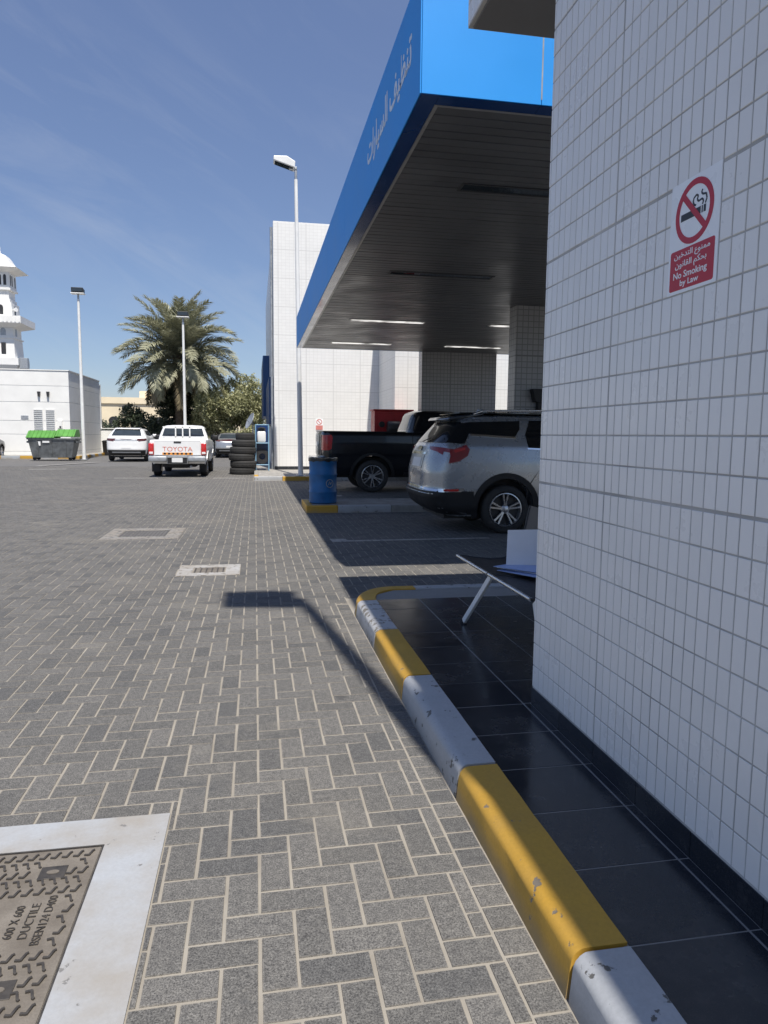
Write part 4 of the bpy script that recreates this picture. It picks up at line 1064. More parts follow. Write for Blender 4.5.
# ---- white pickup seen from behind
def white_pickup():
    t = thing('pickup_truck', 'white pickup truck with red lettering and orange stickers on its tailgate', 'pickup', (-2.60, 24.75, 0), math.pi / 2)
    zs = [.46, .58, .72, .95, 1.18, 1.24, 1.27]
    xr = [.25, .16, .10, .10, .10, .11, .14]; xf = [4.8, 4.95, 5.0, 5.0, 4.8, 4.4, 4.0]; w = [.86, .91, .93, .945, .94, .93, .91]
    sh = Shell(zs, xr, xf, w, .13, .5, 2.8, 22)
    bed = MB().box(.18, 1.98, -.80, .80, .80, 1.6).mesh('cut')
    body = boolean(sh.mesh('body', zlv(zs)), [arch_cut(1.15, .47, 1.2, .38), arch_cut(4.2, .47, 1.2, .38), bed]); smooth_mesh(body, 35); part('body', body, 'car_white', t)
    part('chassis', MB().box(.4, 4.6, -.55, .55, .34, .75), 'black_plastic', t)
    zs2 = [1.22, 1.30, 1.42, 1.60, 1.72, 1.78, 1.805]; xr2 = [2.05, 2.06, 2.08, 2.14, 2.20, 2.30, 2.5]; xf2 = [4.1, 3.9, 3.7, 3.4, 3.2, 3.1, 2.9]; w2 = [.90, .885, .855, .785, .735, .66, .35]
    cb = Shell(zs2, xr2, xf2, w2, .18, .3, 3.2, 14); cabm = cb.mesh('cab', zlv(zs2)); smooth_mesh(cabm, 40); part('cab', cabm, 'car_white', t)
    patch('rear_window', cb, 'B', [(-.745, 1.40), (.745, 1.40), (.665, 1.68), (-.665, 1.68)], 'glass_car', t, .006, .02)
    rk = MB()
    for yy_ in (-.22, .0, .22, -.235): pass
    for y0_, y1_ in ((-.25, -.25), (.0, .0), (.25, .25)): rk.box(1.90, 1.94, y0_ - .022, y0_ + .022, 1.20, 1.74)
    rk.box(1.90, 1.94, -.70, .70, 1.70, 1.745).box(1.90, 1.94, -.82, .82, 1.345, 1.385)
    part('headache_rack', rk, 'white_metal', t)
    for k, s_ in (('R', -1), ('L', 1)):
        part('tail_light', MB().box(.03, .22, s_ * .865 - .085, s_ * .865 + .085, .765, 1.155), 'lamp_red_bright', t, bevel=.02, smooth=50)
        part('lamp_lens', MB().box(.018, .05, s_ * .865 - .06, s_ * .865 + .06, .80, .87), 'plate', t, bevel=.005)
        for x in (1.15, 4.2): wheel(t, x, s_ * .80, .385, .25, s_, 6, .62, False)
        for x in (1.15, 4.2): patch('wheel_arch_trim', sh, k, arc_poly(x, .38, .465, .52, math.radians(5), math.radians(175), 20), 'car_white', t, .02, .03)
        patch('side_window', cb, k, [(2.25, 1.34), (3.55, 1.32), (3.22, 1.66), (2.32, 1.68)], 'glass_car', t)
        part('mirror', MB().box(3.35, 3.48, s_ * 1.06 - .13, s_ * 1.06 + .10, 1.24, 1.44), 'black_plastic', t, bevel=.04, smooth=60)
        part('mud_flap', MB().box(.70, .72, s_ * .80 - .14, s_ * .80 + .14, .16, .50), 'black_plastic', t)
        part('bumper', MB().prism([(-.10, .54), (-.10, .72), (.20, .72), (.20, .54)], 'y', min(s_ * .34, s_ * .945), max(s_ * .34, s_ * .945)), 'galv', t, bevel=.03, smooth=50)
    part('bumper_step', MB().box(-.08, .20, -.338, .338, .46, .70), 'galv', t, bevel=.02)
    part('plate_holder', MB().box(-.095, -.082, -.32, .32, .48, .69), 'black_plastic', t)
    part('number_plate', MB().box(-.108, -.096, -.175, .175, .52, .67), 'plate', t)
    part('tailgate', MB().box(.06, .098, -.765, .765, .755, 1.255), 'car_white', t, bevel=.012)
    part('tailgate_handle', MB().box(.045, .0595, -.12, .12, 1.17, 1.22), 'black_plastic', t, bevel=.004)
    part('tailgate_gap', MB().box(.0585, .0595, -.75, .75, 1.235, 1.243), 'dark_metal', t)
    me = text_mesh('lettering', 'TOYOTA', .2, .002, bold=-.002); fit_mesh(me, (.0565, .49, .885), (0, -1, 0), (0, 0, 1), .98, .155); part('lettering', me, 'red_letter', t)
    part('orange_sticker', MB().box(.0555, .0595, -.50, .50, .765, .845), 'orange', t)
    for q in range(7):
        yy_ = -.42 + q * .14; part('sticker_spot', MB().prism([(yy_ + .042 * math.cos(a), .808 + .034 * math.sin(a)) for a in np.linspace(0, 2 * math.pi, 10, endpoint=False)], 'x', .053, .0553), 'sign_black', t)
    part('exhaust', MB().tube((.15, -.42, .36), (.9, -.42, .40), .035), 'galv', t, smooth=50)
    part('spare_wheel', MB().lathe([(.18, 0), (.34, 0), (.37, .05), (.37, .16), (.34, .2), (.18, .2)], 28, 'z', (.75, 0, .30), True), 'rubber', t, smooth=45)
    return t
white_pickup()

def generic_suv(name, lab, cat, loc, rz, paint, L=4.75, Wd=.98, Ht=1.72, low=False, rear_bar=False):
    t = thing(name, lab, cat, loc, rz)
    k_ = Ht / 1.72
    if not low:
        zs = [.28, .42, .62, .80, 1.0, 1.15, 1.28, 1.45, 1.58, 1.66, 1.70, 1.72]; xr = [.30, .08, .0, .02, .03, .07, .16, .36, .55, .72, 1.1, 1.6]
        xf = [L - .25, L - .05, L, L, L - .1, 3.9, 3.45, 3.1, 2.85, 2.65, 2.4, 2.1]; w = [.86, .94, .97, .98, .98, .97, .93, .83, .76, .70, .55, .2]
    else:
        zs = [.22, .36, .55, .75, .90, 1.00, 1.08, 1.20, 1.32, 1.38, 1.42, 1.44]; xr = [.30, .08, .0, .02, .05, .14, .62, .85, 1.05, 1.2, 1.5, 1.9]
        xf = [L - .25, L - .05, L, L, L - .3, 3.6, 3.3, 3.0, 2.75, 2.6, 2.4, 2.2]; w = [.80, .88, .905, .905, .90, .885, .84, .76, .69, .63, .48, .2]
        k_ = Ht / 1.44
    zs = [z * k_ for z in zs]; w = [q * Wd / (.98 if not low else .905) for q in w]
    sh = Shell(zs, xr, xf, w, .45, .7, 3.2, 20)
    r = .36 if not low else .325; xa, xb = .98, L - .98
    body = boolean(sh.mesh('body', zlv(zs)), [arch_cut(xa, r + .07, 1.3, r), arch_cut(xb, r + .07, 1.3, r)]); smooth_mesh(body, 40); part('body', body, paint, t)
    part('underbody', MB().box(.35, L - .4, -Wd * .72, Wd * .72, .2, .7), 'black_plastic', t)
    zb = zs[6]; zt = zs[8]
    for k, s_ in (('R', -1), ('L', 1)):
        for x in (xa, xb):
            wheel(t, x, s_ * (Wd - .125), r, .23, s_, 5, .66); 
            patch('wheel_arch_trim', sh, k, arc_poly(x, r, r + .062, r + .115, math.radians(-5), math.radians(185), 20), 'black_plastic' if not low else paint, t, .008, .03)
        if low:
            patch('side_window', sh, k, [(1.25, zb + .02), (2.05, zb + .01), (2.05, zt), (1.55, zt)], 'glass_car', t); patch('side_window', sh, k, [(2.1, zb + .01), (3.1, zb), (2.78, zt), (2.1, zt)], 'glass_car', t)
        else:
            patch('side_window', sh, k, [(.85, zb + .09), (1.50, zb + .03), (1.50, zt), (1.15, zt)], 'glass_car', t); patch('side_window', sh, k, [(1.56, zb + .03), (2.3, zb + .01), (2.3, zt), (1.56, zt)], 'glass_car', t); patch('side_window', sh, k, [(2.36, zb + .01), (3.2, zb), (2.85, zt), (2.36, zt)], 'glass_car', t)
        part('mirror', MB().box(2.95, 3.12, s_ * (Wd + .03) - .11, s_ * (Wd + .03) + .11, zb - .02, zb + .13), paint, t, bevel=.04, smooth=60)
        zl = zs[4]
        patch('tail_light', sh, 'B', [(s_ * .62, zl + .02), (s_ * Wd * .93, zl + .06), (s_ * Wd * .93, zl + .17), (s_ * .62, zl + .13)], 'lamp_smoke', t, .010, .02)
        patch('tail_light', sh, k, [(.06, zl + .05), (.36, zl + .10), (.32, zl + .18), (.06, zl + .17)], 'lamp_smoke', t, .010, .02)
        patch('door_gap', sh, k, [(1.53, .5), (1.542, .5), (1.542, zb), (1.53, zb)], 'black_plastic', t, .002, .01)
    za, zc = (zs[6] + .03, zs[9] - .03)
    patch('rear_window', sh, 'B', [(-Wd * .74, za), (Wd * .74, za), (Wd * .62, zc), (-Wd * .62, zc)], 'glass_car', t)
    if rear_bar: patch('lamp_bar', sh, 'B', [(-.55, zs[4] + .05), (.55, zs[4] + .05), (.55, zs[4] + .13), (-.55, zs[4] + .13)], 'galv', t, .012, .02)
    patch('lower_bumper', sh, 'B', [(-Wd * .9, zs[0] + .03), (Wd * .9, zs[0] + .03), (Wd * .93, zs[2] - .04), (-Wd * .93, zs[2] - .04)], 'black_plastic', t, .008, .03)
    patch('bumper_strip', sh, 'B', [(-Wd * .7, zs[1] + .02), (Wd * .7, zs[1] + .02), (Wd * .7, zs[1] + .08), (-Wd * .7, zs[1] + .08)], 'galv', t, .014, .02)
    patch('number_plate', sh, 'B', [(-.24, zs[2] + .04), (.24, zs[2] + .04), (.24, zs[2] + .15), (-.24, zs[2] + .15)], 'plate', t, .012, .02)
    if not low: part('spoiler', MB().prism([(.58, zs[9] + .00), (.62, zs[9] + .045), (1.2, zs[11] + .01), (1.2, zs[10] - .01)], 'y', -Wd * .62, Wd * .62), paint, t, bevel=.015, smooth=50)
    return t
generic_suv('parked_suv', 'white SUV parked beside the green lidded dumpster, seen from behind', 'SUV', (-6.65, 38.6, 0), math.pi / 2, 'car_white', Wd=1.02, Ht=1.76, rear_bar=True)
generic_suv('parked_car', 'silver saloon car half hidden behind the stacked tyres', 'car', (-1.55, 45.2, 0), math.pi / 2, 'car_grey', L=4.7, Wd=.95, Ht=1.56, low=True)
generic_suv('parked_suv', 'dark car cut off by the left edge in front of the white block', 'car', (-15.05, 39.2, 0), math.pi / 2, 'car_black', Wd=.98, Ht=1.62)

# ================================================================== TYRES
tr_, tw_ = .49, .255
tp = [(.27, -.5), (.30, -.62), (.36, -.78), (.43, -.86), (.465, -.80), (.49, -.62), (.494, -.3), (.478, -.28), (.478, -.24), (.494, -.22), (.494, .22), (.478, .24), (.478, .28), (.494, .3), (.49, .62), (.465, .80), (.43, .86), (.36, .78), (.30, .62), (.27, .5), (.285, .4), (.40, .3), (.40, -.3), (.285, -.4)]
tym = MB().lathe([(r, h * .15) for r, h in tp], 48, 'z', (0, 0, .128), True).mesh('tyre', 50)
order = ['lowest', 'second from the ground', 'third from the ground', 'fourth from the ground', 'fifth from the ground', 'topmost']
for k in range(6):
    o = link('tyre', tym, 'rubber'); s_ = .98 if k < 5 else .72
    if k == 4: s_ = .90
    o.scale = (s_, s_, 1); o.location = (-.46 + (0, .02, -.03, .015, .04, .10)[k], 26.75 + random.uniform(-.02, .02), .0 + k * .2565); o.rotation_euler = (random.uniform(-.012, .012), random.uniform(-.012, .012), k)
    tag(o, f'used black tyre, {order[k]} of the stack beside the blue rack', 'tyre', 'tyres stacked in the yard')

# blue rack with white machine
rk = thing('steel_rack', 'light blue steel frame rack beside the tyre stack', 'rack', (.27, 27.0, .13))
fm = lambda *p: MB().path(p, .025)
for (x, y_) in ((.02, 26.75), (.50, 26.75), (.02, 27.25), (.50, 27.25)): wpart('post', MB().tube((x, y_, .13), (x, y_, 1.86), .024), 'frame_blue', rk, smooth=50)
for z in (1.84, 1.16, .35):
    for a, b in (((.02, 26.75), (.50, 26.75)), ((.02, 27.25), (.50, 27.25)), ((.02, 26.75), (.02, 27.25)), ((.50, 26.75), (.50, 27.25))): wpart('rail', MB().tube((*a, z), (*b, z), .02), 'frame_blue', rk, smooth=50)
wpart('back_panel', MB().box(.04, .48, 27.225, 27.235, .37, 1.82), 'blue_dark', rk)
wpart('shelf', MB().box(.03, .49, 26.77, 27.23, 1.165, 1.185), 'galv', rk)
mc = thing('tank_unit', 'white rounded tank with a dark cap on the blue rack shelf', 'tank', (.24, 27, 1.185))
wpart('tank', MB().box(.08, .40, 26.82, 27.15, 1.186, 1.62), 'white_metal', mc, bevel=.07, segs=3, smooth=50); wpart('cap', MB().lathe([(0, 0), (.16, 0), (.15, .1), (.08, .14), (0, .15)], 20, 'z', (.24, 26.98, 1.621)), 'black_plastic', mc, smooth=45)
dm = thing('hose_drum', 'dark coiled hose drum on the floor of the blue rack', 'hose drum', (.26, 27, .35))
wpart('coil', MB().lathe([(.12, -.12), (.27, -.12), (.27, .12), (.12, .12)], 28, 'y', (.26, 27.0, .66), True), 'dark_metal', dm, smooth=45); wpart('stand', MB().box(.16, .36, 26.9, 27.1, .371, .42), 'dark_metal', dm)
ds = thing('satellite_dish', 'pale satellite dish tilted on a thin post behind the tyre stack', 'satellite dish', (-.12, 28.2, .0))
dp = [(0, 0)] + [(.34 * q / 8, .09 * (q / 8) ** 2) for q in range(1, 9)] + [(.335, .095)] + [(.33 * q / 8, .09 * (q / 8) ** 2 + .012) for q in range(8, 0, -1)] + [(0, .012)]
dsh = link('dish', MB().lathe(dp, 36, 'z').mesh('dish', 50), 'galv', ds, (0, 0, 1.98)); dsh.rotation_euler = (math.radians(66), math.radians(0), math.radians(-72))
part('post', MB().tube((.04, .06, 0), (.04, .06, 1.98), .025), 'galv', ds, smooth=50); part('feed_arm', MB().tube((0, 0, 1.8), (-.18, -.34, 2.05), .01), 'galv', ds)

# ================================================================== WAITING BENCH
be = thing('waiting_bench', 'steel waiting bench with dark perforated seats at the corner of the tiled wall', 'bench', (1.85, 4.4, .131))
def seat(y0, y1):
    n = 9; prof_ = [(1.545, .572), (1.60, .568), (1.70, .552), (1.82, .540), (1.92, .545), (2.00, .575), (2.06, .66), (2.10, .80), (2.13, .96)]
    mb = MB(); vs = []
    for yy_ in (y0, y1):
        for x, z in prof_: vs.append((x, yy_, z))
        for x, z in prof_: vs.append((x + .004, yy_, z - .012))
    k = len(prof_)
    fs = []
    for q in range(k - 1): fs += [(q, q + 1, 2 * k + q + 1, 2 * k + q), (k + q, 3 * k + q, 3 * k + q + 1, k + q + 1), (q, k + q, k + q + 1, q + 1), (2 * k + q, 2 * k + q + 1, 3 * k + q + 1, 3 * k + q)]
    fs += [(0, 2 * k, 3 * k, k), (k - 1, 2 * k - 1, 4 * k - 1, 3 * k - 1)]
    mb.add(vs, fs); s_ = wpart('seat', mb, 'perf', be, smooth=50)
    ed = MB().path([(1.545, y0, .572), (1.545, y1, .572)], .013); o = link('front_edge', ed.mesh('front_edge', 50), 'steel', s_)
    for yy_ in (y0, y1):
        ed = MB().path([(x, yy_, z) for x, z in prof_], .008, 6); link('side_edge', ed.mesh('side_edge', 50), 'dark_metal', s_)
seat(4.47, 5.20); seat(3.72, 4.45)
wpart('beam', MB().box(1.80, 1.86, 3.6, 5.25, .475, .53), 'steel', be, bevel=.006)
def legbar(p, q, wd=.022):
    p, q = Vector(p), Vector(q); d = (q - p).normalized(); n_ = d.cross(Vector((1, 0, 0))).normalized() * wd; m_ = Vector((.011, 0, 0))
    mb = MB(); mb.add([p + n_ + m_, p - n_ + m_, p - n_ - m_, p + n_ - m_, q + n_ + m_, q - n_ + m_, q - n_ - m_, q + n_ - m_], [(0, 1, 2, 3), (7, 6, 5, 4), (0, 4, 5, 1), (1, 5, 6, 2), (2, 6, 7, 3), (3, 7, 4, 0)]); return mb
for (p, q) in (((1.565, 4.46, .556), (1.495, 4.83, .150)), ((1.86, 4.46, .50), (2.10, 4.83, .150)), ((1.575, 3.72, .556), (1.53, 3.42, .150)), ((1.86, 3.72, .50), (2.10, 3.42, .150))):
    wpart('leg', legbar(p, q), 'white_metal', be, bevel=.004)
    wpart('foot', MB().lathe([(0, 0), (.022, 0), (.022, .018), (0, .018)], 14, 'z', (q[0], q[1], .1315)), 'black_plastic', be, smooth=40)
pp = thing('paper_folder', 'white folder standing open on the waiting bench seat', 'folder', (1.86, 4.45, .56))
def sheet(pts, th=.004):
    mb = MB(); p = [Vector(q) for q in pts]; n_ = (p[1] - p[0]).cross(p[3] - p[0]).normalized() * th
    mb.add([*p, *[q + n_ for q in p]], [(0, 1, 2, 3), (7, 6, 5, 4), (0, 4, 5, 1), (1, 5, 6, 2), (2, 6, 7, 3), (3, 7, 4, 0)]); return mb
wpart('cover', sheet([(1.72, 4.60, .575), (2.03, 4.50, .59), (2.06, 4.55, .86), (1.745, 4.65, .845)]), 'paper', pp)
wpart('sheet', sheet([(1.62, 4.58, .600), (1.93, 4.28, .592), (2.05, 4.45, .612), (1.73, 4.62, .605)], .003), 'folder', pp)
wpart('sheet', sheet([(1.66, 4.62, .585), (1.96, 4.24, .578), (2.06, 4.42, .595), (1.74, 4.64, .59)], .004), 'paper', pp)
wpart('sheet', sheet([(1.64, 4.56, .576), (1.90, 4.20, .570), (2.05, 4.40, .586), (1.75, 4.60, .58)], .003), 'folder', pp)

# ================================================================== LEFT: WHITE BLOCK, MINARET, DUMPSTER
wb_ = thing('white_building', 'low flat roofed white block with grooved walls behind the dumpster', 'building', (-20, 48, 0))
BX, BY, BZ = -10.85, 44.8, 5.1
lev = [0, .34, 1.35, 2.15, 3.25, 4.2, BZ]
for a, b in zip(lev[:-1], lev[1:]):
    wpart('wall_course', MB().box(-34, BX, BY, 53.2, a + .012, b - .012), 'plaster_white', wb_, bevel=.006, segs=1)
wpart('core', MB().box(-33.98, BX - .02, BY + .02, 53.18, 0, BZ - .03), 'galv', wb_)
wpart('coping', MB().box(-34.04, BX + .04, BY - .04, 53.24, BZ - .005, BZ + .05), 'plaster_white', wb_)
for x in (-12.60, -11.93):
    vv_ = wpart('louvre_vent', MB().box(x - .27, x + .27, BY - .03, BY - .001, 1.55, 2.85), 'plaster_white', wb_)
    lm_ = MB().box(-.235, .235, -.018, .018, -.012, .012).mesh('slat')
    for q in range(11):
        o = link('slat', lm_, 'galv', vv_, (x, BY - .045, 1.64 + q * .112)); o.rotation_euler = (.5, 0, 0)
wpart('meter_box', MB().box(-11.52, -11.28, BY - .12, BY - .001, 1.72, 2.2), 'plaster_white', wb_, bevel=.01); wpart('meter_box', MB().box(-11.42, -11.32, BY - .15, BY - .121, 1.75, 1.85), 'black_plastic', wb_)
wpart('plaque', MB().box(-13.55, -13.15, BY - .03, BY - .001, 2.25, 2.45), 'galv', wb_)
for x in (-12.50, -12.0): wpart('wall_light', MB().prism([(x - .05, 3.58), (x + .05, 3.58), (x + .08, 3.86), (x - .08, 3.86)], 'y', BY - .16, BY - .001), 'dark_metal', wb_)
wpart('corner_pipe', MB().tube((BX - .1, 53.5, 0), (BX - .1, 53.5, 4.9), .14), 'white_metal', wb_, smooth=50)
mb = MB().box(-34, -10.0, 42.6, 44.79, -.05, .13); sp_ = struct('side_pavement', mb, 'concrete')
mb = MB().box(-10.84, -10.0, 44.8, 56, -.05, .13); struct('side_pavement', mb, 'concrete')
lk = thing('kerb', 'far kerb painted in yellow and white along the white block', 'kerb', (-15, 42.4, 0))
for q in range(13):
    a = -23.0 + q; wpart('kerb_stone', MB().box(a + .004, a + .996, 42.45, 42.597, -.05, .15), 'kerb_yellow' if q % 2 == 0 else 'white_surround', lk, bevel=.015)
for q in range(10):
    a = 42.45 + q; wpart('kerb_stone', MB().box(-9.997, -9.85, a + .004, a + .996, -.05, .15), 'kerb_yellow' if q % 2 == 0 else 'white_surround', lk, bevel=.015)

du = thing('dumpster', 'large grey wheeled dumpster with bright green ribbed lids', 'dumpster', (-10.6, 40.3, 0))
dpz = lambda yy_: None
def taper(x0, x1, y0, y1, z0, X0, X1, Y0, Y1, z1):
    return MB().add([(x0, y0, z0), (x1, y0, z0), (x1, y1, z0), (x0, y1, z0), (X0, Y0, z1), (X1, Y0, z1), (X1, Y1, z1), (X0, Y1, z1)], [(0, 3, 2, 1), (4, 5, 6, 7), (0, 1, 5, 4), (1, 2, 6, 5), (2, 3, 7, 6), (3, 0, 4, 7)])
wpart('bin_body', taper(-11.58, -9.62, 39.85, 40.75, .14, -11.75, -9.42, 39.7, 40.9, 1.12), 'bin_grey', du, bevel=.02)
wpart('rim', MB().box(-11.80, -9.37, 39.65, 40.95, 1.10, 1.17), 'bin_grey', du, bevel=.015)
lidp = [(39.62, 1.175), (39.62, 1.22), (40.15, 1.56), (40.75, 1.58), (40.95, 1.30), (40.95, 1.175)]
for a, b, dz in ((-11.82, -10.42, 0), (-10.38, -9.42, .07)):
    l_ = wpart('lid', MB().prism([(y_, z + dz) for y_, z in lidp], 'x', a, b), 'bin_green', du, bevel=.02)
    n = 7 if dz == 0 else 4
    for q in range(n):
        x = a + .1 + (b - a - .2) * q / (n - 1)
        rb_ = MB().prism([(39.60, 1.20 + dz), (39.60, 1.24 + dz), (40.14, 1.59 + dz), (40.14, 1.55 + dz)], 'x', x - .02, x + .02); link('lid_rib', rb_.mesh('lid_rib'), 'bin_green', l_)
for x in (-11.5, -9.72):
    for y_ in (39.95, 40.65): wpart('castor', MB().lathe([(0, -.03), (.09, -.03), (.1, -.02), (.1, .02), (.09, .03), (0, .03)], 18, 'y', (x, y_, .1)), 'rubber', du, smooth=45)
for x0 in (-11.85, -9.42): wpart('lifting_bar', MB().box(x0, x0 + .10, 39.85, 40.75, .92, 1.02), 'bin_grey', du, bevel=.01)
wpart('sticker', MB().prism([(-11.25, 1.0), (-11.12, 1.0), (-11.12, .78), (-11.2, .78)], 'y', 39.70, 39.725), 'plate', du); wpart('sticker', MB().box(-11.02, -10.68, 39.69, 39.715, .93, 1.03), 'plate', du)
for x in (-11.3, -10.6, -9.9): wpart('stiffener', taper(x - .03, x + .03, 39.82, 39.86, .15, x - .03, x + .03, 39.675, 39.72, 1.09), 'bin_grey', du)
lb = thing('litter_bin', 'small dark litter bin by the corner of the white block', 'bin', (-9.75, 49.5, 0))
part('bucket', MB().lathe([(0, 0), (.22, 0), (.27, .85), (.29, .87), (.29, .92), (.25, .92), (.22, .1), (0, .08)], 24), 'black_plastic', lb, smooth=45); part('lid', MB().lathe([(0, 1.0), (.2, .98), (.30, .921), (.28, .92), (0, .925)], 24), 'black_plastic', lb, smooth=45)

mi = thing('minaret', 'white minaret with balconies and a flared roof at the left edge', 'minaret', (-25.3, 80, 0))
def sq(name, r0, z0, r1, z1, m='plaster_white'):
    return part(name, taper(-r0, r0, -r0, r0, z0, -r1, r1, -r1, r1, z1), m, mi)
mi.scale = (.8, .8, .868); mi.location = (-25.5, 80, 2.63); sq('shaft', 1.95, -3.2, 1.85, 6.1); sq('balcony', 1.95, 6.1, 2.3, 6.5); sq('parapet', 2.3, 6.501, 2.3, 7.3); sq('shaft', 1.80, 7.3, 1.70, 9.6); sq('cornice', 1.85, 9.6, 1.85, 9.72); sq('shaft', 1.64, 9.72, 1.62, 10.8)
sq('balcony', 1.62, 10.8, 3.0, 11.25); sq('parapet', 3.0, 11.251, 3.0, 12.05); sq('shaft', 1.6, 12.05, 1.55, 13.75); sq('cornice', 1.35, 13.75, 1.35, 14.2); sq('cornice', 1.2, 14.2, 1.2, 15.2); sq('cornice', 1.5, 15.2, 1.5, 15.42)
sq('belfry', 1.38, 15.42, 1.35, 17.25); sq('eave', 1.5, 17.25, 2.6, 17.62)
rf = MB(); rp_ = [(2.6, 17.62), (1.9, 17.98), (1.4, 18.4), (1.1, 18.9), (.9, 19.2), (.3, 19.45), (.12, 19.6)]
for (a, z0), (b, z1) in zip(rp_[:-1], rp_[1:]): rf.add(taper(-a, a, -a, a, z0, -b, b, -b, b, z1).v, [(0, 1, 5, 4), (1, 2, 6, 5), (2, 3, 7, 6), (3, 0, 4, 7)])
part('roof', rf, 'plaster_white', mi); part('finial', MB().lathe([(.05, 19.5), (.12, 19.75), (.05, 19.9), (.09, 20.1), (.01, 20.5)], 12), 'plaster_white', mi, smooth=50)
def archwin(x, w_, z0, z1, r, m='dark_metal', axis='y'):
    pts = [(x - w_, z0), (x + w_, z0)] + [(x + w_ * math.cos(a), z1 + w_ * 1.3 * math.sin(a)) for a in np.linspace(0, math.pi, 9)]
    part('window', MB().prism(pts, axis, -r - .012, -r + .05), m, mi)
    pts2 = [(u, v) for u, v in pts]
    if axis == 'y': part('window', MB().prism([(-u, v) for u, v in pts], 'x', r - .05, r + .012), m, mi)
for x in (-.85, .25, .85): archwin(x, .17, 15.75, 16.75, 1.37)
archwin(.3, .28, 12.35, 13.1, 1.60); archwin(.45, .32, 9.95, 10.4, 1.645, 'galv'); 
part('window', MB().box(.2, .75, -1.79, -1.70, 7.75, 9.1), 'dark_metal', mi)
for k in range(13): part('baluster', MB().box(-2.9 + k * .47, -2.72 + k * .47, -3.05, -3.003, 11.35, 12.0), 'plaster_white', mi)
part('loudspeaker', MB().tube((1.6, -1.2, 12.9), (2.1, -1.5, 12.95), .08, .25, 14), 'white_metal', mi)
part('air_conditioner', MB().box(2.32, 3.3, -2.0, -1.3, 6.1, 7.35), 'galv', mi, bevel=.03)

# cream house and boundary wall
ch = thing('cream_house', 'cream flat roofed house beyond the boundary wall, behind the palm', 'house', (-11, 92, 0))
wpart('wall', MB().box(-20.5, -1.0, 90, 98, 0, 5.0), 'cream', ch); wpart('parapet', MB().box(-20.7, -.8, 89.8, 98.2, 5.001, 5.75), 'cream', ch)
wpart('stair_tower', MB().box(-13.9, -10.6, 91, 96, 5.751, 6.6), 'cream', ch)
for x in (-19.2, -16.8, -14.3, -11.5, -8.5, -5.5):
    fr_ = wpart('window', MB().box(x - .55, x + .55, 89.93, 89.999, 1.3, 2.9), 'dark_metal', ch); link('sill', MB().box(x - .65, x + .65, 89.85, 89.995, 1.18, 1.29).mesh('sill'), 'plaster_white', fr_)
    wpart('arch', MB().prism([(x - .6, 2.91)] + [(x - .6 * math.cos(a), 2.91 + .55 * math.sin(a)) for a in np.linspace(.15, math.pi - .15, 8)] + [(x + .6, 2.91)], 'y', 89.95, 89.999), 'dark_metal', ch)
for x in (-18.7, -15.5): wpart('window', MB().box(x - .3, x + .3, 89.75, 89.799, 4.2, 4.7), 'dark_metal', ch)
bw = thing('boundary_wall', 'low white boundary wall behind the parked cars', 'wall', (-3, 53.5, 0))
for q in range(6):
    x0 = -12 + q * 3.2; wpart('wall_panel', MB().box(x0 + .1, x0 + 3.1, 53.4, 53.55, 0, 1.68), 'plaster_white', bw); wpart('wall_post', MB().box(x0 - .098, x0 + .098, 53.36, 53.6, 0, 1.76), 'plaster_white', bw)
wpart('coping', MB().box(-12.15, 7.3, 53.33, 53.63, 1.761, 1.82), 'plaster_white', bw)

# ================================================================== PALM AND TREES
def frond_mesh(L, droop, nleaf, seed, leafL=.55):
    rg_ = random.Random(seed); mb = MB(); pts = []
    n = 26; a = 0.; p = Vector((0, 0, 0)); d0 = 0.
    for q in range(n + 1):
        s_ = q / n; pts.append(p.copy()); ang = -droop * s_ ** 1.6
        p = p + Vector((math.cos(ang), 0, math.sin(ang))) * (L / n)
    for q in range(n): mb.tube(pts[q], pts[q + 1], .035 * (1 - q / n) + .006, .035 * (1 - (q + 1) / n) + .006, 4, False)
    for k in range(nleaf):
        s_ = .12 + .88 * (k + .5) / nleaf; f = s_ * n; i = min(int(f), n - 1); c = pts[i].lerp(pts[i + 1], f - i); t = (pts[i + 1] - pts[i]).normalized()
        ll = leafL * (.5 + .8 * math.sin(math.pi * min(1, s_ * .85 + .12))) * rg_.uniform(.8, 1.15)
        for sd in (-1, 1):
            b = Vector((0, sd, 0)); up = t.cross(Vector((0, 1, 0))); up = up if up.z > 0 else -up
            d = (t * rg_.uniform(.55, .9) + b * rg_.uniform(.55, .9) + up * rg_.uniform(-.15, .45)).normalized()
            wv = (t.cross(d)).normalized().cross(d) * .028
            m_ = c + d * ll * .55; e = c + d * ll + Vector((0, 0, -.18 * ll))
            mb.add([c - wv * .6, c + wv * .6, m_ + wv, m_ - wv, e], [(0, 1, 2, 3), (3, 2, 4)])
    return mb.mesh('frond', fixn=False)
pa = thing('palm_tree', 'large date palm with a full grey green crown behind the white pickup', 'palm tree', (-5.1, 50.5, 0))
ptr = MB()
rings = [(.34, 0), (.30, .6), (.28, 2), (.27, 4), (.29, 5.5), (.42, 6.1), (.40, 6.6), (.2, 7.0)]
ptr.lathe(rings, 20)
for q in range(150):
    z = .3 + q * .041; a = q * 2.4; r = np.interp(z, [b for _, b in rings], [a_ for a_, _ in rings])
    c = Vector((r * math.cos(a), r * math.sin(a), z)); o_ = Vector((math.cos(a), math.sin(a), .8)).normalized(); tn = Vector((-math.sin(a), math.cos(a), 0)) * .07
    ptr.add([c - tn, c + tn, c + o_ * .11 + tn * .4, c + o_ * .11 - tn * .4], [(0, 1, 2, 3)])
part('trunk', ptr, 'trunk', pa)
fmz = [frond_mesh(4.2, dr_, 105, k, .66) for k, dr_ in enumerate((.7, 1.0, 1.3, 1.6, .85, 1.15))]
NF = 92
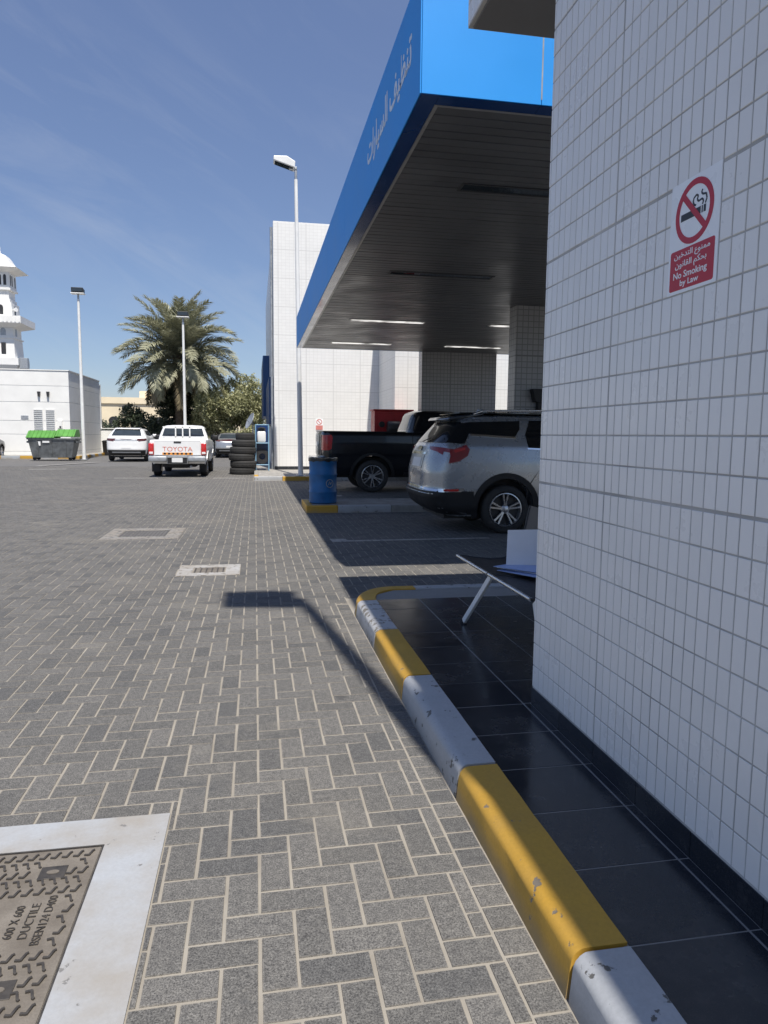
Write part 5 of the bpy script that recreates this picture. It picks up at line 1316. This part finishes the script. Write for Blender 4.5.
for k in range(NF):
    s_ = k / (NF - 1); el = math.radians(86 - 128 * s_ ** .95); az = k * 2.39996 + random.uniform(-.2, .2)
    o = link('frond', fmz[k % 6], None, pa, (.12 * math.cos(az), .12 * math.sin(az), 6.95 - .9 * s_))
    if len(fmz[k % 6].materials) == 0: fmz[k % 6].materials.append(MAT['palm'])
    sc_ = (.95 + .12 * random.random()) * (1.0 if s_ < .75 else .78); o.scale = (sc_,) * 3
    o.rotation_euler = (random.uniform(-.35, .35), -el, az)
    if s_ > .86:
        o.material_slots[0].link = 'OBJECT'; o.material_slots[0].material = MAT['palm_dry']
# date palm skirts of side shoots
def leafy(name, lab, loc, blobs, n, size, leafmat, trunk_h, seed, limbs=6, cat='tree', group=None):
    r_ = np.random.default_rng(seed); t = thing(name, lab, cat, loc, group=group)
    tk = MB(); tk.tube((0, 0, 0), (.05, 0, trunk_h), .16, .11, 10)
    for q in range(limbs):
        b = blobs[q % len(blobs)]; mid = Vector((b[0] * .45, b[1] * .45, trunk_h + (b[2] - trunk_h) * .5)); tk.tube((.05, 0, trunk_h * .9), mid, .08, .05, 7); tk.tube(mid, (b[0], b[1], b[2]), .05, .015, 6)
        for _ in range(3):
            e = Vector((b[0] + r_.normal() * b[3] * .5, b[1] + r_.normal() * b[3] * .5, b[2] + r_.normal() * b[3] * .4)); tk.tube(mid, e, .03, .008, 5)
    part('trunk', tk, 'trunk', t)
    P = []
    wts = np.array([b[3] ** 2 for b in blobs]); wts = wts / wts.sum()
    idx = r_.choice(len(blobs), n, p=wts)
    dirs = r_.normal(size=(n, 3)); dirs /= np.linalg.norm(dirs, axis=1)[:, None]
    rad = r_.uniform(.45, 1.08, n) ** .6
    # twigs: leaves gather in small clumps
    bl = np.array(blobs); ctr = bl[idx, :3] + dirs * (bl[idx, 3] * rad)[:, None] * np.array([1, 1, .85])
    ncl = n // 14; cl = ctr[:ncl]; ctr = cl[r_.integers(0, ncl, n)] + r_.normal(size=(n, 3)) * .11
    a = r_.normal(size=(n, 3)); a /= np.linalg.norm(a, axis=1)[:, None]; b = np.cross(a, r_.normal(size=(n, 3))); b /= np.linalg.norm(b, axis=1)[:, None]
    s_ = size * r_.uniform(.6, 1.3, n)[:, None]
    V = np.stack([ctr - a * s_, ctr + b * s_ * .38, ctr + a * s_, ctr - b * s_ * .38], 1).reshape(-1, 3)
    me = bpy.data.meshes.new('crown'); me.from_pydata(V.tolist(), [], (np.arange(n * 4).reshape(-1, 4)).tolist()); me.update()
    part('crown', me, leafmat, t)
    return t
bl = []
rr_ = random.Random(3)
for q in range(26):
    x = rr_.uniform(-2.5, 2.3); bl.append((x, rr_.uniform(-1.6, 1.6), rr_.uniform(1.0, 4.3 - .18 * abs(x - .3) ** 1.5), rr_.uniform(.6, .95)))
leafy('leafy_tree', 'dense olive green bushy tree right of the palm', (-1.95, 50.2, .0), bl + [(1.5, 0, 4.9, .75), (.6, 0, 4.6, .75), (2.0, .2, 4.4, .8), (2.5, 0, 3.5, .75), (-.4, -.3, 4.1, .7), (-1.5, -.4, 3.5, .7), (1.2, -.8, 3.9, .8)], 34000, .105, 'leaf_olive', 1.0, 11)
bl = [(rr_.uniform(-1.7, 1.6), rr_.uniform(-1, 1), rr_.uniform(.9, 2.9), rr_.uniform(.45, .75)) for q in range(14)]
leafy('leafy_tree', 'dark open shrub left of the palm trunk in front of the cream house', (-7.4, 51.0, .0), bl, 6500, .11, 'leaf_dark', .9, 12)
bl = [(rr_.uniform(-1.5, 1.5), rr_.uniform(-1, 1), rr_.uniform(.8, 4.6), rr_.uniform(.6, .9)) for q in range(16)]
leafy('leafy_tree', 'dark dense tree filling the shade under the palm crown', (-5.1, 52.0, .0), bl, 14000, .12, 'leaf_dark', 1.0, 13)
bl = [(rr_.uniform(-1.2, 1.2), rr_.uniform(-.8, .8), rr_.uniform(.8, 2.2), rr_.uniform(.4, .7)) for q in range(9)]
leafy('leafy_tree', 'small green shrub in front of the cream house near the white block', (-14.5, 76.0, .0), bl, 3500, .13, 'leaf_dark', .8, 14, cat='shrub')
